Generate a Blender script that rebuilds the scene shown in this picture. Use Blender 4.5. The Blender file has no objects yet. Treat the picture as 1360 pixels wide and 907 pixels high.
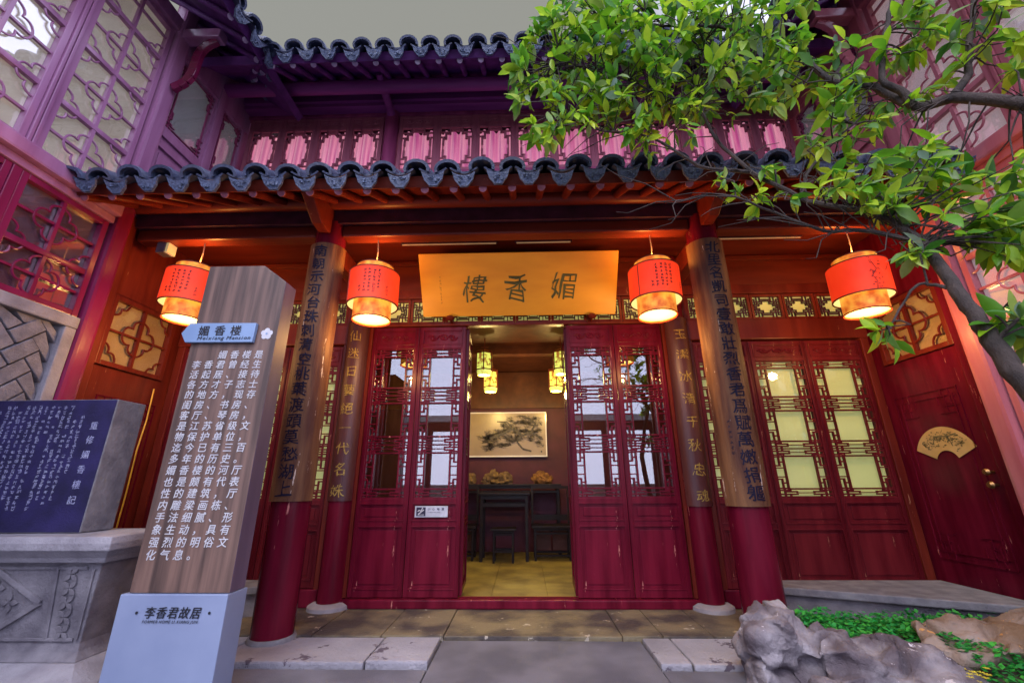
import bpy, bmesh, math, random
from mathutils import Vector, Matrix, noise
R = math.radians
PI = math.pi
random.seed(7)
sc = bpy.context.scene
col = sc.collection

# ------------------------------------------------------------------ camera
cam_d = bpy.data.cameras.new('camera'); cam = bpy.data.objects.new('camera', cam_d); col.objects.link(cam)
cam_d.sensor_width = 36.0; cam_d.lens = 558/1360*36; cam_d.clip_start = .05; cam_d.clip_end = 400
cam.matrix_world = (Matrix.Translation((.07, 0, 1.09)) @ Matrix.Rotation(R(1.5), 4, 'Z')
                    @ Matrix.Rotation(R(90+18.4), 4, 'X') @ Matrix.Rotation(R(-.3), 4, 'Z'))
sc.camera = cam

# ------------------------------------------------------------------ sky, sun, exposure
world = bpy.data.worlds.new('World'); sc.world = world; world.use_nodes = True
wn = world.node_tree; wn.nodes.clear()
def wnode(t, **k):
    n = wn.nodes.new(t)
    for a, b in k.items(): setattr(n, a, b)
    return n
SUN_EL, SUN_AZ = 52, 200          # azimuth measured from +Y clockwise: behind the camera
w_out = wnode('ShaderNodeOutputWorld'); w_bg = wnode('ShaderNodeBackground'); w_bg.inputs[1].default_value = .1
sky = wnode('ShaderNodeTexSky', sky_type='NISHITA', sun_disc=False)
sky.sun_elevation = R(SUN_EL); sky.sun_rotation = R(SUN_AZ)
w_tc = wnode('ShaderNodeTexCoord'); w_sep = wnode('ShaderNodeSeparateXYZ')
w_noise = wnode('ShaderNodeTexNoise'); w_noise.inputs['Scale'].default_value = 1.6; w_noise.inputs['Detail'].default_value = 5
w_ramp = wnode('ShaderNodeValToRGB')      # overcast: dull olive grey cloud ahead, thin bright violet-blue cloud behind
e = w_ramp.color_ramp.elements
e[0].position = .50; e[0].color = (11.5, 11.8, 16.5, 1)
e[1].position = .80; e[1].color = (1.45, 1.41, 1.16, 1)
w_map = wnode('ShaderNodeMapRange'); w_map.inputs[1].default_value = -1; w_map.inputs[2].default_value = 1
w_add = wnode('ShaderNodeMath', operation='MULTIPLY_ADD'); w_add.inputs[1].default_value = .22
w_mix = wnode('ShaderNodeMix', data_type='RGBA'); w_mix.inputs[0].default_value = .9
L = wn.links.new
L(w_tc.outputs['Generated'], w_sep.inputs[0]); L(w_tc.outputs['Generated'], w_noise.inputs['Vector'])
w_dx = wnode('ShaderNodeMath', operation='MULTIPLY_ADD'); w_dx.inputs[1].default_value = -.9
L(w_sep.outputs['X'], w_dx.inputs[0]); L(w_sep.outputs['Y'], w_dx.inputs[2]); L(w_dx.outputs[0], w_map.inputs[0]); L(w_noise.outputs[0], w_add.inputs[0]); L(w_map.outputs[0], w_add.inputs[2])
L(w_add.outputs[0], w_ramp.inputs[0]); L(sky.outputs[0], w_mix.inputs[6]); L(w_ramp.outputs[0], w_mix.inputs[7])
L(w_mix.outputs[2], w_bg.inputs[0]); L(w_bg.outputs[0], w_out.inputs[0])
sun_d = bpy.data.lights.new('sun', 'SUN'); sun = bpy.data.objects.new('sun', sun_d); col.objects.link(sun)
sun_d.energy = .9; sun_d.angle = R(25); sun_d.color = (1, .95, .9)
az = R(SUN_AZ); sdir = Vector((math.sin(az)*math.cos(R(SUN_EL)), math.cos(az)*math.cos(R(SUN_EL)), math.sin(R(SUN_EL))))
sun.rotation_euler = sdir.to_track_quat('Z', 'Y').to_euler()
vs = sc.view_settings
vs.view_transform = 'Standard'; vs.look = 'None'; vs.exposure = 1.2; vs.gamma = 1; vs.use_curve_mapping = False
sc.cycles.use_denoising = True
sc.cycles.max_bounces = 8; sc.cycles.transparent_max_bounces = 16

# ------------------------------------------------------------------ materials
MATS = {}
def mat(name, c, c2=None, rough=.5, scale=8, stretch=(1,1,1), bump=.0, bscale=40, spec=.5, metal=0, coat=0, chips=None, chip_t=.69, detail=6, contrast=(.35,.65), emit=None, es=0, transl=0, island=None, brick=None):
    m = bpy.data.materials.new(name); m.use_nodes = True; t = m.node_tree; N = t.nodes; K = t.links.new
    b = N['Principled BSDF']; MATS[name] = m
    def n(ty, **k):
        x = N.new(ty)
        for a, v in k.items(): setattr(x, a, v)
        return x
    tc = n('ShaderNodeTexCoord'); mp = n('ShaderNodeMapping'); mp.inputs['Scale'].default_value = stretch
    K(tc.outputs['Object'], mp.inputs[0])
    nz = n('ShaderNodeTexNoise'); nz.inputs['Scale'].default_value = scale; nz.inputs['Detail'].default_value = detail
    K(mp.outputs[0], nz.inputs['Vector'])
    rp = n('ShaderNodeValToRGB'); rp.color_ramp.elements[0].position = contrast[0]; rp.color_ramp.elements[1].position = contrast[1]
    c2 = c2 or tuple(x*.65 for x in c)
    rp.color_ramp.elements[0].color = (*c2, 1); rp.color_ramp.elements[1].color = (*c, 1)
    K(nz.outputs[0], rp.inputs[0]); colour = rp.outputs[0]
    if island:
        g = n('ShaderNodeNewGeometry'); r2 = n('ShaderNodeValToRGB')
        els = r2.color_ramp.elements
        els[0].color = (*island[0], 1); els[-1].color = (*island[-1], 1)
        for i, cc in enumerate(island[1:-1]):
            x = els.new((i+1)/(len(island)-1)); x.color = (*cc, 1)
        K(g.outputs['Random Per Island'], r2.inputs[0])
        mx = n('ShaderNodeMix', data_type='RGBA', blend_type='MULTIPLY'); mx.inputs[0].default_value = .5
        K(r2.outputs[0], mx.inputs[6]); K(colour, mx.inputs[7]); colour = mx.outputs[2]
    if chips:
        n2 = n('ShaderNodeTexNoise'); n2.inputs['Scale'].default_value = scale*2.3; n2.inputs['Detail'].default_value = 8; n2.inputs['Roughness'].default_value = .7
        K(mp.outputs[0], n2.inputs['Vector'])
        r3 = n('ShaderNodeValToRGB'); r3.color_ramp.elements[0].position = chip_t; r3.color_ramp.elements[1].position = chip_t+.02
        K(n2.outputs[0], r3.inputs[0])
        mx = n('ShaderNodeMix', data_type='RGBA'); K(r3.outputs[0], mx.inputs[0]); K(colour, mx.inputs[6]); mx.inputs[7].default_value = (*chips, 1)
        colour = mx.outputs[2]
    K(colour, b.inputs['Base Color'])
    b.inputs['Roughness'].default_value = rough; b.inputs['Metallic'].default_value = metal
    b.inputs['Specular IOR Level'].default_value = spec; b.inputs['Coat Weight'].default_value = coat
    b.inputs['Coat Roughness'].default_value = .2
    if emit:
        b.inputs['Emission Strength'].default_value = es
        if emit == 'same': K(colour, b.inputs['Emission Color'])
        else: b.inputs['Emission Color'].default_value = (*emit, 1)
    if bump:
        n3 = n('ShaderNodeTexNoise'); n3.inputs['Scale'].default_value = bscale; n3.inputs['Detail'].default_value = 8; n3.inputs['Roughness'].default_value = .65
        K(mp.outputs[0], n3.inputs['Vector'])
        bp = n('ShaderNodeBump'); bp.inputs['Strength'].default_value = bump; bp.inputs['Distance'].default_value = .02
        K(n3.outputs[0], bp.inputs['Height']); K(bp.outputs[0], b.inputs['Normal'])
    if transl:
        tr = n('ShaderNodeBsdfTranslucent'); ms = n('ShaderNodeMixShader'); ms.inputs[0].default_value = transl
        K(colour, tr.inputs[0]); K(b.outputs[0], ms.inputs[1]); K(tr.outputs[0], ms.inputs[2])
        K(ms.outputs[0], N['Material Output'].inputs[0])
    return m
def glass(name, tint=(.9,.92,.92), rough=.0, base=.04):
    m = bpy.data.materials.new(name); m.use_nodes = True; t = m.node_tree; N = t.nodes; N.clear(); K = t.links.new
    o = N.new('ShaderNodeOutputMaterial'); mx = N.new('ShaderNodeMixShader'); tr = N.new('ShaderNodeBsdfTransparent'); gl = N.new('ShaderNodeBsdfGlossy')
    fr = N.new('ShaderNodeLayerWeight'); fr.inputs[0].default_value = .5; pw = N.new('ShaderNodeMath'); pw.operation = 'POWER'; pw.inputs[1].default_value = 3.2
    K(fr.outputs['Facing'], pw.inputs[0])
    tr.inputs[0].default_value = (*tint, 1); gl.inputs['Roughness'].default_value = rough
    ad = N.new('ShaderNodeMath'); ad.operation = 'MULTIPLY_ADD'; ad.inputs[1].default_value = .85; ad.inputs[2].default_value = base; ad.use_clamp = True
    K(pw.outputs[0], ad.inputs[0]); K(ad.outputs[0], mx.inputs[0])
    K(tr.outputs[0], mx.inputs[1]); K(gl.outputs[0], mx.inputs[2]); K(mx.outputs[0], o.inputs[0])
    MATS[name] = m; return m
M = MATS
V = (1, 1, .12)      # grain running up
mat('crimson lacquer', (0.135, 0.007, 0.022), (0.07, 0.002, 0.01), rough=.26, spec=.13, scale=9, stretch=V, bump=.10, bscale=30, chips=(.45,.16,.14), chip_t=.655)
mat('lamp warmed lacquer', (0.13, 0.012, 0.017), (0.07, 0.004, 0.008), rough=.33, spec=.14, scale=9, stretch=V, bump=.12, bscale=30, chips=(.4,.2,.12), chip_t=.67)  # door lacquer with the lanterns' warm light put into its colour
mat('red lacquer', (0.15, 0.021, 0.012), (0.09, 0.01, 0.007), rough=.36, spec=.2, scale=9, stretch=V, bump=.12, bscale=30, chips=(.42,.2,.12), chip_t=.665)
mat('beam lacquer', (0.16, 0.027, 0.014), (0.095, 0.012, 0.008), rough=.4, scale=7, stretch=(.15,1,1), bump=.12, bscale=26, spec=.25)
mat('sky tinted lacquer', (0.28, 0.05, 0.13), (0.17, 0.024, 0.08), rough=.33, scale=8, stretch=V, bump=.12, bscale=30, chips=(.4,.25,.36), chip_t=.67, spec=.25)  # red-brown paint with the cool sky's purple put into its colour
mat('sky tinted sash', (0.36, 0.11, 0.15), (0.24, 0.06, 0.1), rough=.4, scale=8, stretch=V, bump=.15, bscale=30, spec=.3)  # lighter copy of the tinted paint, so the dark carving shows
mat('sky tinted beam', (0.25, 0.048, 0.21), (0.16, 0.025, 0.14), rough=.42, scale=7, stretch=(.15,1,1), bump=.12, bscale=26, spec=.25)  # beam paint, the same purple sky cast in its colour
mat('sky tinted soffit', (0.13, 0.03, 0.18), (0.07, 0.014, 0.1), rough=.6, scale=7, bump=.1, spec=.25)  # soffit paint, purple sky cast mixed into the colour
mat('sky tinted mauve', (0.4, 0.18, 0.32), (0.29, 0.11, 0.22), rough=.25, scale=7, stretch=V, bump=.08, bscale=30)  # wing frame paint with the cool purple light put into its colour
mat('rose lacquer', (0.5, 0.16, 0.19), (0.4, 0.1, 0.13), rough=.27, scale=7, stretch=V, bump=.08, bscale=30)
mat('magenta lacquer', (0.2, 0.012, 0.065), (0.14, 0.007, 0.04), rough=.27, scale=7, stretch=V, bump=.08, bscale=30)
mat('dark timber', (0.07, 0.016, 0.04), (0.035, 0.008, 0.02), rough=.6, scale=8, bump=.15)
mat('roof tile', (1.3,1.3,1.3), (.45,.45,.5), rough=.33, scale=14, bump=.6, bscale=55, spec=.5, chips=(.16,.18,.20), chip_t=.66, island=[(.035,.05,.10),(.07,.09,.16),(.045,.06,.11),(.09,.105,.155),(.05,.07,.13)])
mat('drip tile', (1.5,1.5,1.5), (.35,.35,.4), rough=.32, scale=60, bump=1.0, bscale=75, detail=3, island=[(.07,.10,.18),(.12,.155,.25),(.09,.12,.20),(.14,.17,.24)])
mat('rafter end', (.42,.16,.22), (.3,.1,.16), rough=.55, scale=14)
mat('plum rafter end', (.45,.38,.5), (.3,.2,.36), rough=.55, scale=20)
mat('gilt board', (0.76, 0.39, 0.018), (0.6, 0.27, 0.01), rough=.42, scale=3.2, stretch=(.3,1,1), bump=.06, bscale=60, chips=(.28,.10,.015), chip_t=.74)
mat('gilt ink', (.09,.10,.02), rough=.5)
mat('gold paint', (0.42, 0.31, 0.08), (0.2, 0.14, 0.035), rough=.5, scale=60, spec=.2)
mat('couplet board', (0.2, 0.095, 0.042), (0.07, 0.026, 0.018), rough=.5, scale=11, stretch=V, bump=.4, bscale=36, chips=(.62,.5,.42), chip_t=.635, spec=.15)
mat('dark couplet board', (.085,.022,.02), (.05,.01,.014), rough=.45, scale=7, stretch=V, bump=.2, bscale=36)
mat('black ink', (.008,.008,.014), rough=.5)
mat('navy ink', (0.008, 0.006, 0.02), (0.014, 0.011, 0.03), rough=.5, scale=70, spec=.15)
mat('white paint', (0.55, 0.55, 0.57), (0.46, 0.46, 0.5), rough=.5, scale=30)
mat('stele white', (0.42, 0.44, 0.58), (0.2, 0.2, 0.36), rough=.7, scale=60)
mat('sign timber', (0.17, 0.098, 0.074), (0.055, 0.031, 0.025), rough=.5, scale=9, stretch=(2.2,2.2,.12), bump=.1, bscale=30, contrast=(.36,.64))
mat('sign flank', (.12,.085,.13), (.08,.055,.09), rough=.5, scale=9, stretch=V)
mat('powder blue metal', (0.23, 0.275, 0.4), (0.17, 0.21, 0.33), rough=.4, scale=2.5, contrast=(.3,.7), bump=.03, bscale=200)
mat('plate blue', (0.2, 0.3, 0.47), (0.16, 0.25, 0.41), rough=.35, scale=4)
mat('stele slate', (0.022, 0.016, 0.085), (0.01, 0.008, 0.042), rough=.5, scale=6, bump=.2, bscale=60)
mat('grey stone', (0.23, 0.225, 0.24), (0.14, 0.135, 0.155), rough=.85, scale=9, bump=.5, bscale=45, chips=(.5,.5,.5), chip_t=.7)
mat('carved stone', (0.23, 0.215, 0.235), (0.115, 0.105, 0.125), rough=.85, scale=6, bump=.6, bscale=40)
mat('pale stone', (0.3, 0.285, 0.31), (0.2, 0.185, 0.21), rough=.85, scale=6, bump=.5, bscale=50)
mat('brick grey', (0.21, 0.2, 0.23), (0.13, 0.125, 0.15), rough=.85, scale=12, bump=.6, bscale=50)
mat('paving slab', (0.165, 0.162, 0.195), (0.1, 0.098, 0.125), rough=.62, scale=2.6, detail=12, bump=.8, bscale=140, chips=(.11,.10,.14), chip_t=.66, contrast=(.38,.62))
mat('porch slab', (0.17, 0.135, 0.08), (0.055, 0.043, 0.04), rough=.6, scale=2.4, bump=.7, bscale=30, chips=(.40,.35,.28), chip_t=.62, contrast=(.42,.58))
mat('granite', (0.33, 0.315, 0.35), (0.2, 0.19, 0.22), rough=.8, scale=1.7, bump=.9, bscale=30, chips=(.085,.065,.09), chip_t=.60)
mat('room floor', (0.36, 0.27, 0.07), (0.17, 0.12, 0.035), rough=.6, scale=3, bump=.2, bscale=40, chips=(.12,.09,.05), chip_t=.68)
mat('room wall', (0.1, 0.014, 0.04), (0.07, 0.009, 0.03), rough=.6, scale=4)
mat('room timber', (0.13, 0.032, 0.015), (0.075, 0.015, 0.008), rough=.5, scale=6)
mat('black lacquer furniture', (.012,.009,.012), (.02,.012,.012), rough=.4, scale=6, spec=.25)
mat('scholar rock', (0.26, 0.16, 0.09), (0.09, 0.05, 0.03), rough=.8, scale=14, bump=.8, bscale=40)
mat('orange rock', (0.36, 0.17, 0.06), (0.12, 0.045, 0.02), rough=.8, scale=14, bump=.8, bscale=40)
mat('rockery stone', (0.3, 0.275, 0.3), (0.1, 0.08, 0.095), rough=.85, scale=4.5, bump=1.0, bscale=34, chips=(.58,.54,.58), chip_t=.64, contrast=(.40,.60))
mat('ochre stone', (0.36, 0.29, 0.25), (0.17, 0.105, 0.06), rough=.85, scale=4, bump=1.0, bscale=22, chips=(.55,.28,.08), chip_t=.62)
mat('ground cover leaf', (0.3, 0.8, 0.3), rough=.5, island=[(.015,.22,.06),(.03,.42,.10),(.10,.55,.08),(.02,.3,.10)], transl=.3)
mat('soil', (.06,.05,.03), rough=.95, scale=20, bump=.5)
mat('yellow petal', (.7,.6,.04), rough=.5)
mat('bark', (0.06, 0.042, 0.036), (0.02, 0.014, 0.013), rough=.85, scale=14, stretch=(1,1,.5), bump=.7, bscale=60)
mat('leaf', (1,1,1), (.75,.85,.6), rough=.42, spec=.4, scale=30, island=[(.04,.17,.02),(.14,.38,.02),(.30,.55,.02),(.50,.66,.05),(.16,.40,.03),(.10,.26,.09),(.36,.52,.03),(.20,.30,.26)], transl=.5)
mat('cream glazing', (0.78, 0.68, 0.58), (0.66, 0.55, 0.46), rough=.12, scale=1.5, spec=.6, emit='same', es=.16)  # glow added to brighten the wing panes, no lamp behind them
mat('pale glazing', (0.66, 0.64, 0.66), (0.5, 0.47, 0.5), rough=.06, scale=1.3, spec=.9, emit='same', es=.05)  # slight added glow in place of daylight on the panes
mat('rose glazing', (0.88, 0.7, 0.73), (0.78, 0.56, 0.6), rough=.08, scale=1.3, spec=.9, emit='same', es=.18)  # paleness and added glow stand in for sky reflected in the panes
mat('amber glazing', (0.6, 0.42, 0.24), (0.46, 0.3, 0.15), rough=.18, scale=2)
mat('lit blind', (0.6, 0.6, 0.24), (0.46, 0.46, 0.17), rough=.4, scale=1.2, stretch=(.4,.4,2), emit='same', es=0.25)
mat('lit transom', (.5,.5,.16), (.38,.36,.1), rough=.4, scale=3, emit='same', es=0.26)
mat('pink curtain', (0.95, 0.46, 0.54), (0.46, 0.07, 0.24), rough=.7, scale=2, stretch=(9,9,.4), contrast=(.3,.7), emit='same', es=0.36)  # dark streaks are painted fold shade; glow added to brighten the cloth
mat('dim room backing', (.35,.22,.28), (.2,.1,.17), rough=.7, scale=3)  # darkness of the room behind put into this sheet's colour
mat('lantern red', (0.85, 0.045, 0.008), (0.75, 0.03, 0.006), rough=.6, scale=3, emit='same', es=0.40)
mat('lantern amber', (.95,.42,.05), (.60,.10,.01), rough=.6, scale=11, detail=5, emit='same', es=0.34, contrast=(.34,.66))
mat('lantern lining', (0.78, 0.92, 0.46), (0.72, 0.86, 0.4), rough=.6, scale=3, emit='same', es=0.27)
mat('lantern trim', (.25,.03,.01), rough=.6)
mat('silk lamp', (0.72, 0.8, 0.14), (0.3, 0.12, 0.02), rough=.6, scale=16, emit='same', es=.38, contrast=(.40,.5))
mat('silk lamp lit', (.75,.85,.20), (.55,.45,.06), rough=.6, scale=16, emit='same', es=.42, contrast=(.3,.5))
mat('lantern ink', (.10,.006,.006), rough=.6)
mat('cord', (.55,.42,.3), rough=.6)
mat('brass', (0.4, 0.22, 0.09), rough=.42, metal=1)
mat('strip tube', (0.45, 0.3, 0.18), rough=.4, emit=(1,.62,.3), es=.06)
mat('picture paper', (0.42, 0.31, 0.22), (0.36, 0.26, 0.18), rough=.3, scale=3, spec=.6)
mat('ink wash', (.03,.025,.03), (.12,.09,.09), rough=.5, scale=30)
mat('fan paper', (0.6, 0.42, 0.17), (0.5, 0.33, 0.11), rough=.5, scale=5)
mat('fan ink', (.10,.09,.04), (.2,.18,.08), rough=.5, scale=60)
mat('notice white', (0.5, 0.52, 0.6), rough=.4, scale=8)
mat('notice ink', (.015,.01,.045), rough=.5)
mat('yellow light streak', (.75,.42,.03), rough=.5)  # colour of light showing through a gap between boards
mat('grey housing', (0.12, 0.11, 0.16), rough=.5, metal=.3)
mat('warm lamp face', (0.5, 0.38, 0.16), rough=.4, emit=(1,.8,.4), es=.12)
glass('door glass', base=.16)
glass('window glass', base=.05)
glass('wing glass', base=.20)

# ------------------------------------------------------------------ builders
W = {}                                # world origin of every object that holds parts
class MB:
    def __init__(s): s.bm = bmesh.new(); s.mi = 0
    def face(s, vs):
        try:
            f = s.bm.faces.new(vs); f.material_index = s.mi; return f
        except ValueError: return None
    def poly(s, pts): return s.face([s.bm.verts.new(p) for p in pts])
    def mesh(s, verts, faces):
        v = [s.bm.verts.new(p) for p in verts]
        for f in faces: s.face([v[i] for i in f])
    def box(s, x0, x1, y0, y1, z0, z1, bev=0):
        P = [(x0,y0,z0),(x1,y0,z0),(x1,y1,z0),(x0,y1,z0),(x0,y0,z1),(x1,y0,z1),(x1,y1,z1),(x0,y1,z1)]
        v = [s.bm.verts.new(p) for p in P]
        fs = [s.face([v[i] for i in f]) for f in ((0,3,2,1),(4,5,6,7),(0,1,5,4),(1,2,6,5),(2,3,7,6),(3,0,4,7))]
        if bev:
            ed = list({e for f in fs for e in f.edges})
            r = bmesh.ops.bevel(s.bm, geom=ed, offset=bev, segments=2, affect='EDGES', profile=.6)
            for f in r['faces']: f.material_index = s.mi
        return v
    def bar(s, p, q, w, h, up=(0,0,1)):
        p, q, up = Vector(p), Vector(q), Vector(up); d = (q-p).normalized(); a = d.cross(up).normalized()*w/2; b = a.cross(d).normalized()*h/2
        P = [p-a-b, p+a-b, p+a+b, p-a+b, q-a-b, q+a-b, q+a+b, q-a+b]
        s.mesh(P, ((0,1,2,3),(7,6,5,4),(0,4,5,1),(1,5,6,2),(2,6,7,3),(3,7,4,0)))
    def tube(s, pts, rad, seg=8, caps=True):
        pts = [Vector(p) for p in pts]; n = len(pts)
        if not hasattr(rad, '__len__'): rad = [rad]*n
        rings = []; ref = None
        for i in range(n):
            d = (pts[min(i+1,n-1)]-pts[max(i-1,0)]).normalized()
            if ref is None: ref = Vector((0,0,1)) if abs(d.z) < .9 else Vector((1,0,0))
            a = d.cross(ref).normalized(); b = a.cross(d).normalized(); ref = b
            rings.append([s.bm.verts.new(pts[i]+a*math.cos(2*PI*k/seg)*rad[i]+b*math.sin(2*PI*k/seg)*rad[i]) for k in range(seg)])
        for i in range(n-1):
            for k in range(seg): s.face([rings[i][k], rings[i+1][k], rings[i+1][(k+1)%seg], rings[i][(k+1)%seg]])
        if caps: s.face(rings[0]); s.face(rings[-1][::-1])
    def lathe(s, c, prof, seg=32, closed=False):        # prof: (r, z) pairs
        rings = [[s.bm.verts.new((c[0]+r*math.cos(2*PI*k/seg), c[1]+r*math.sin(2*PI*k/seg), c[2]+z)) for k in range(seg)] for r, z in prof]
        for i in range(len(rings)-1):
            for k in range(seg): s.face([rings[i][k], rings[i][(k+1)%seg], rings[i+1][(k+1)%seg], rings[i+1][k]])
        if closed: s.face(rings[0][::-1]); s.face(rings[-1])
    def prism(s, pts, off):                             # polygon swept by a vector
        off = Vector(off); n = len(pts)
        a = [s.bm.verts.new(Vector(p)) for p in pts]; b = [s.bm.verts.new(Vector(p)+off) for p in pts]
        s.face(a); s.face(b[::-1])
        for i in range(n): s.face([a[i], b[i], b[(i+1)%n], a[(i+1)%n]])
    def build(s, name, m, parent=None, origin=None, smooth=False, local=False, xf=None, bev=0):
        bm = s.bm
        if xf: bmesh.ops.transform(bm, matrix=xf, verts=bm.verts)
        bmesh.ops.recalc_face_normals(bm, faces=bm.faces)
        me = bpy.data.meshes.new(name); o = bpy.data.objects.new(name, me); col.objects.link(o)
        org = Vector((0,0,0)) if local else Vector(origin) if origin else (W[parent.name] if parent else Vector((0,0,0)))
        if not local: bmesh.ops.translate(bm, vec=-org, verts=bm.verts)
        if smooth:
            for f in bm.faces: f.smooth = True
        bm.to_mesh(me); bm.free()
        if smooth == 'auto':
            try: me.set_sharp_from_angle(angle=R(40))
            except Exception: pass
        for k in (m if isinstance(m, (list, tuple)) else [m]): me.materials.append(MATS[k])
        W[o.name] = org
        if parent:
            o.parent = parent; o.location = (0,0,0) if local else org-W[parent.name]
        else: o.location = org
        if bev:
            md = o.modifiers.new('bevel', 'BEVEL'); md.width = bev; md.segments = 2; md.limit_method = 'ANGLE'; md.angle_limit = R(50)
        return o
def tag(o, label, cat, group=None, kind=None):
    if label: o['label'] = label
    if cat: o['category'] = cat
    if group: o['group'] = group
    if kind: o['kind'] = kind
    return o
def thing(name, loc, label, cat, group=None):
    o = bpy.data.objects.new(name, None); o.empty_display_size = .1; col.objects.link(o); o.location = loc; W[o.name] = Vector(loc)
    return tag(o, label, cat, group)
def copy_tree(o, parent=None):
    c = o.copy(); col.objects.link(c); c.parent = parent if parent else o.parent; W[c.name] = W[o.name].copy()
    for ch in list(o.children): copy_tree(ch, c)
    return c

# writing: each character becomes flat polygons laid on a surface
_fc = bpy.data.curves.new('writing', 'FONT'); _fo = bpy.data.objects.new('writing', _fc); col.objects.link(_fo)
_gc = {}
def glyph(ch, bold=0., shear=0.):
    k = (ch, bold, shear)
    if k not in _gc:
        _fc.body = ch; _fc.size = 1; _fc.offset = bold; _fc.shear = shear; _fc.resolution_u = 3
        dg = bpy.context.evaluated_depsgraph_get(); dg.update()
        me = bpy.data.meshes.new_from_object(_fo.evaluated_get(dg))
        _gc[k] = ([tuple(v.co[:2]) for v in me.vertices], [tuple(p.vertices) for p in me.polygons])
        bpy.data.meshes.remove(me)
    return _gc[k]
def put(mb, ch, fn, x, y, size, bold=0., shear=0., wob=0., cut=0., sx=1., rot=0., lift=0.):
    """place one character with its lower left corner at x, y (metres); fn maps x, y to a point in space"""
    if bold > 0:
        st = random.getstate()
        for i, (ox, oy) in enumerate(((-bold,-bold*.5),(bold,-bold*.5),(0,bold*.8))):
            random.setstate(st); put(mb, ch, fn, x+ox*size, y+oy*size, size, 0., shear, wob, cut, sx, rot, lift=i*.0006)
        return
    vs, fs = glyph(ch, 0., shear)
    if not vs: return
    seed = random.random()*50; ca, sa = math.cos(rot), math.sin(rot)
    tb = bmesh.new(); bv = []
    for a, b in vs:
        if wob:
            q = noise.noise_vector((a*2.1+seed, b*2.1, seed)); a, b = a+q.x*wob, b+q.y*wob
            q = noise.noise_vector((a*6+seed, b*6, seed)); a, b = a+q.x*wob*.25, b+q.y*wob*.25
        a, b = (a-.5)*sx, b-.4
        a, b = a*ca-b*sa, a*sa+b*ca
        bv.append(tb.verts.new((x+(a+.5*sx)*size, y+(b+.4)*size, 0)))
    for f in fs:
        try: tb.faces.new([bv[i] for i in f])
        except ValueError: pass
    if cut:
        k = x
        while k < x+size*1.1:
            bmesh.ops.bisect_plane(tb, geom=tb.verts[:]+tb.edges[:]+tb.faces[:], plane_co=(k,0,0), plane_no=(1,0,0)); k += cut
    tb.verts.index_update()
    def up(a, c):
        q = Vector(fn(a, c))
        return q+(Vector(fn(a+.002, c))-q).cross(Vector(fn(a, c+.002))-q).normalized()*lift if lift else q
    mb.mesh([up(v.co.x, v.co.y) for v in tb.verts], [[v.index for v in f.verts] for f in tb.faces]); tb.free()
def adv(ch): return 1.0 if ord(ch) > 0x2000 else None
def line(mb, txt, fn, x, y, size, pitch=None, **k):
    for ch in txt:
        if pitch: put(mb, ch, fn, x, y, size, **k); x += pitch; continue
        if ch == ' ': x += size*.3; continue
        put(mb, ch, fn, x, y, size, **k)
        vs, _ = glyph(ch, 0., k.get('shear',0.)); x += (max(v[0] for v in vs)+.06)*size*k.get('sx',1.)
def strokes(mb, fn, x, y, s, n=5, w=.13):
    """one worn, unreadable character: a few short brush strokes"""
    for _ in range(n):
        if random.random() < .55: a, b, c, d = random.uniform(.05,.4), random.uniform(.1,.9), random.uniform(.6,.95), 0; d = b+random.uniform(-.08,.14)
        else: a, b = random.uniform(.2,.8), random.uniform(.5,.95); c, d = a+random.uniform(-.25,.25), b-random.uniform(.3,.6)
        l = math.hypot(c-a, d-b); nx, ny = -(d-b)/l*w/2, (c-a)/l*w/2
        mb.poly([fn(x+p*s, y+q*s) for p, q in ((a-nx,b-ny),(c-nx*.5,d-ny*.5),(c+nx*.5,d+ny*.5),(a+nx,b+ny))])
EPS = [0]
def jit():
    EPS[0] = (EPS[0]+1) % 7; return (EPS[0]-3)*.0004

# ------------------------------------------------------------------ setting: courtyard ground, porch, kerb
b = MB(); b.poly([(-80,-80,-.13),(80,-80,-.13),(80,80,-.13),(-80,80,-.13)])
tag(b.build('ground', 'soil'), None, None, kind='structure')
b = MB()                                       # paving slabs in front of the hall
def slab(b, x0, x1, y0, y1, top, th=.06, g=.006):
    b.box(x0+g, x1-g, y0+g, y1-g, top-th, top+random.uniform(-.003,.003), bev=.006)
slab(b, -.56, .91, 1.9, 3.64, -.022, .10, .008)                 # long slab on the axis
for x0, x1 in ((-1.95,-.56),(-3.4,-1.95),(-4.6,-3.4)):
    for y0, y1 in ((2.55,3.17),(1.9,2.55)): slab(b, x0, x1, y0, y1, -.036)
for x0, x1 in ((.91,2.1),):
    for y0, y1 in ((2.55,3.17),(1.9,2.55)): slab(b, x0, x1, y0, y1, -.036)
for j in range(6):
    y0 = 1.9-(j+1)*.8
    for i in range(7): slab(b, -4.6+i*1.35+(j%2)*.3, -3.25+i*1.35+(j%2)*.3, y0, y0+.8, -.06)
tag(b.build('courtyard_paving', 'paving slab'), None, None, kind='structure')
b = MB()
xs = [-3.78,-2.9,-2.15,-1.55,-1.02,-.55,.78,1.08,1.45,2.1,2.9,3.78]
for i in range(len(xs)-1): slab(b, xs[i], xs[i+1], 3.655, 4.36, 0.0, .12, .003)
tag(b.build('porch_floor', 'porch slab'), None, None, kind='structure')
b = MB()
for x0, x1 in ((-3.3,-1.98),(-1.98,-.98),(-.98,-.565),(.915,1.12),(1.12,2.3)):
    v = b.box(x0+.004, x1-.004, 3.19+random.uniform(-.02,.02), 3.65, -.12, -.008+random.uniform(-.004,.004), bev=.014)
tag(b.build('kerb', 'granite'), None, None, kind='structure')

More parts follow.
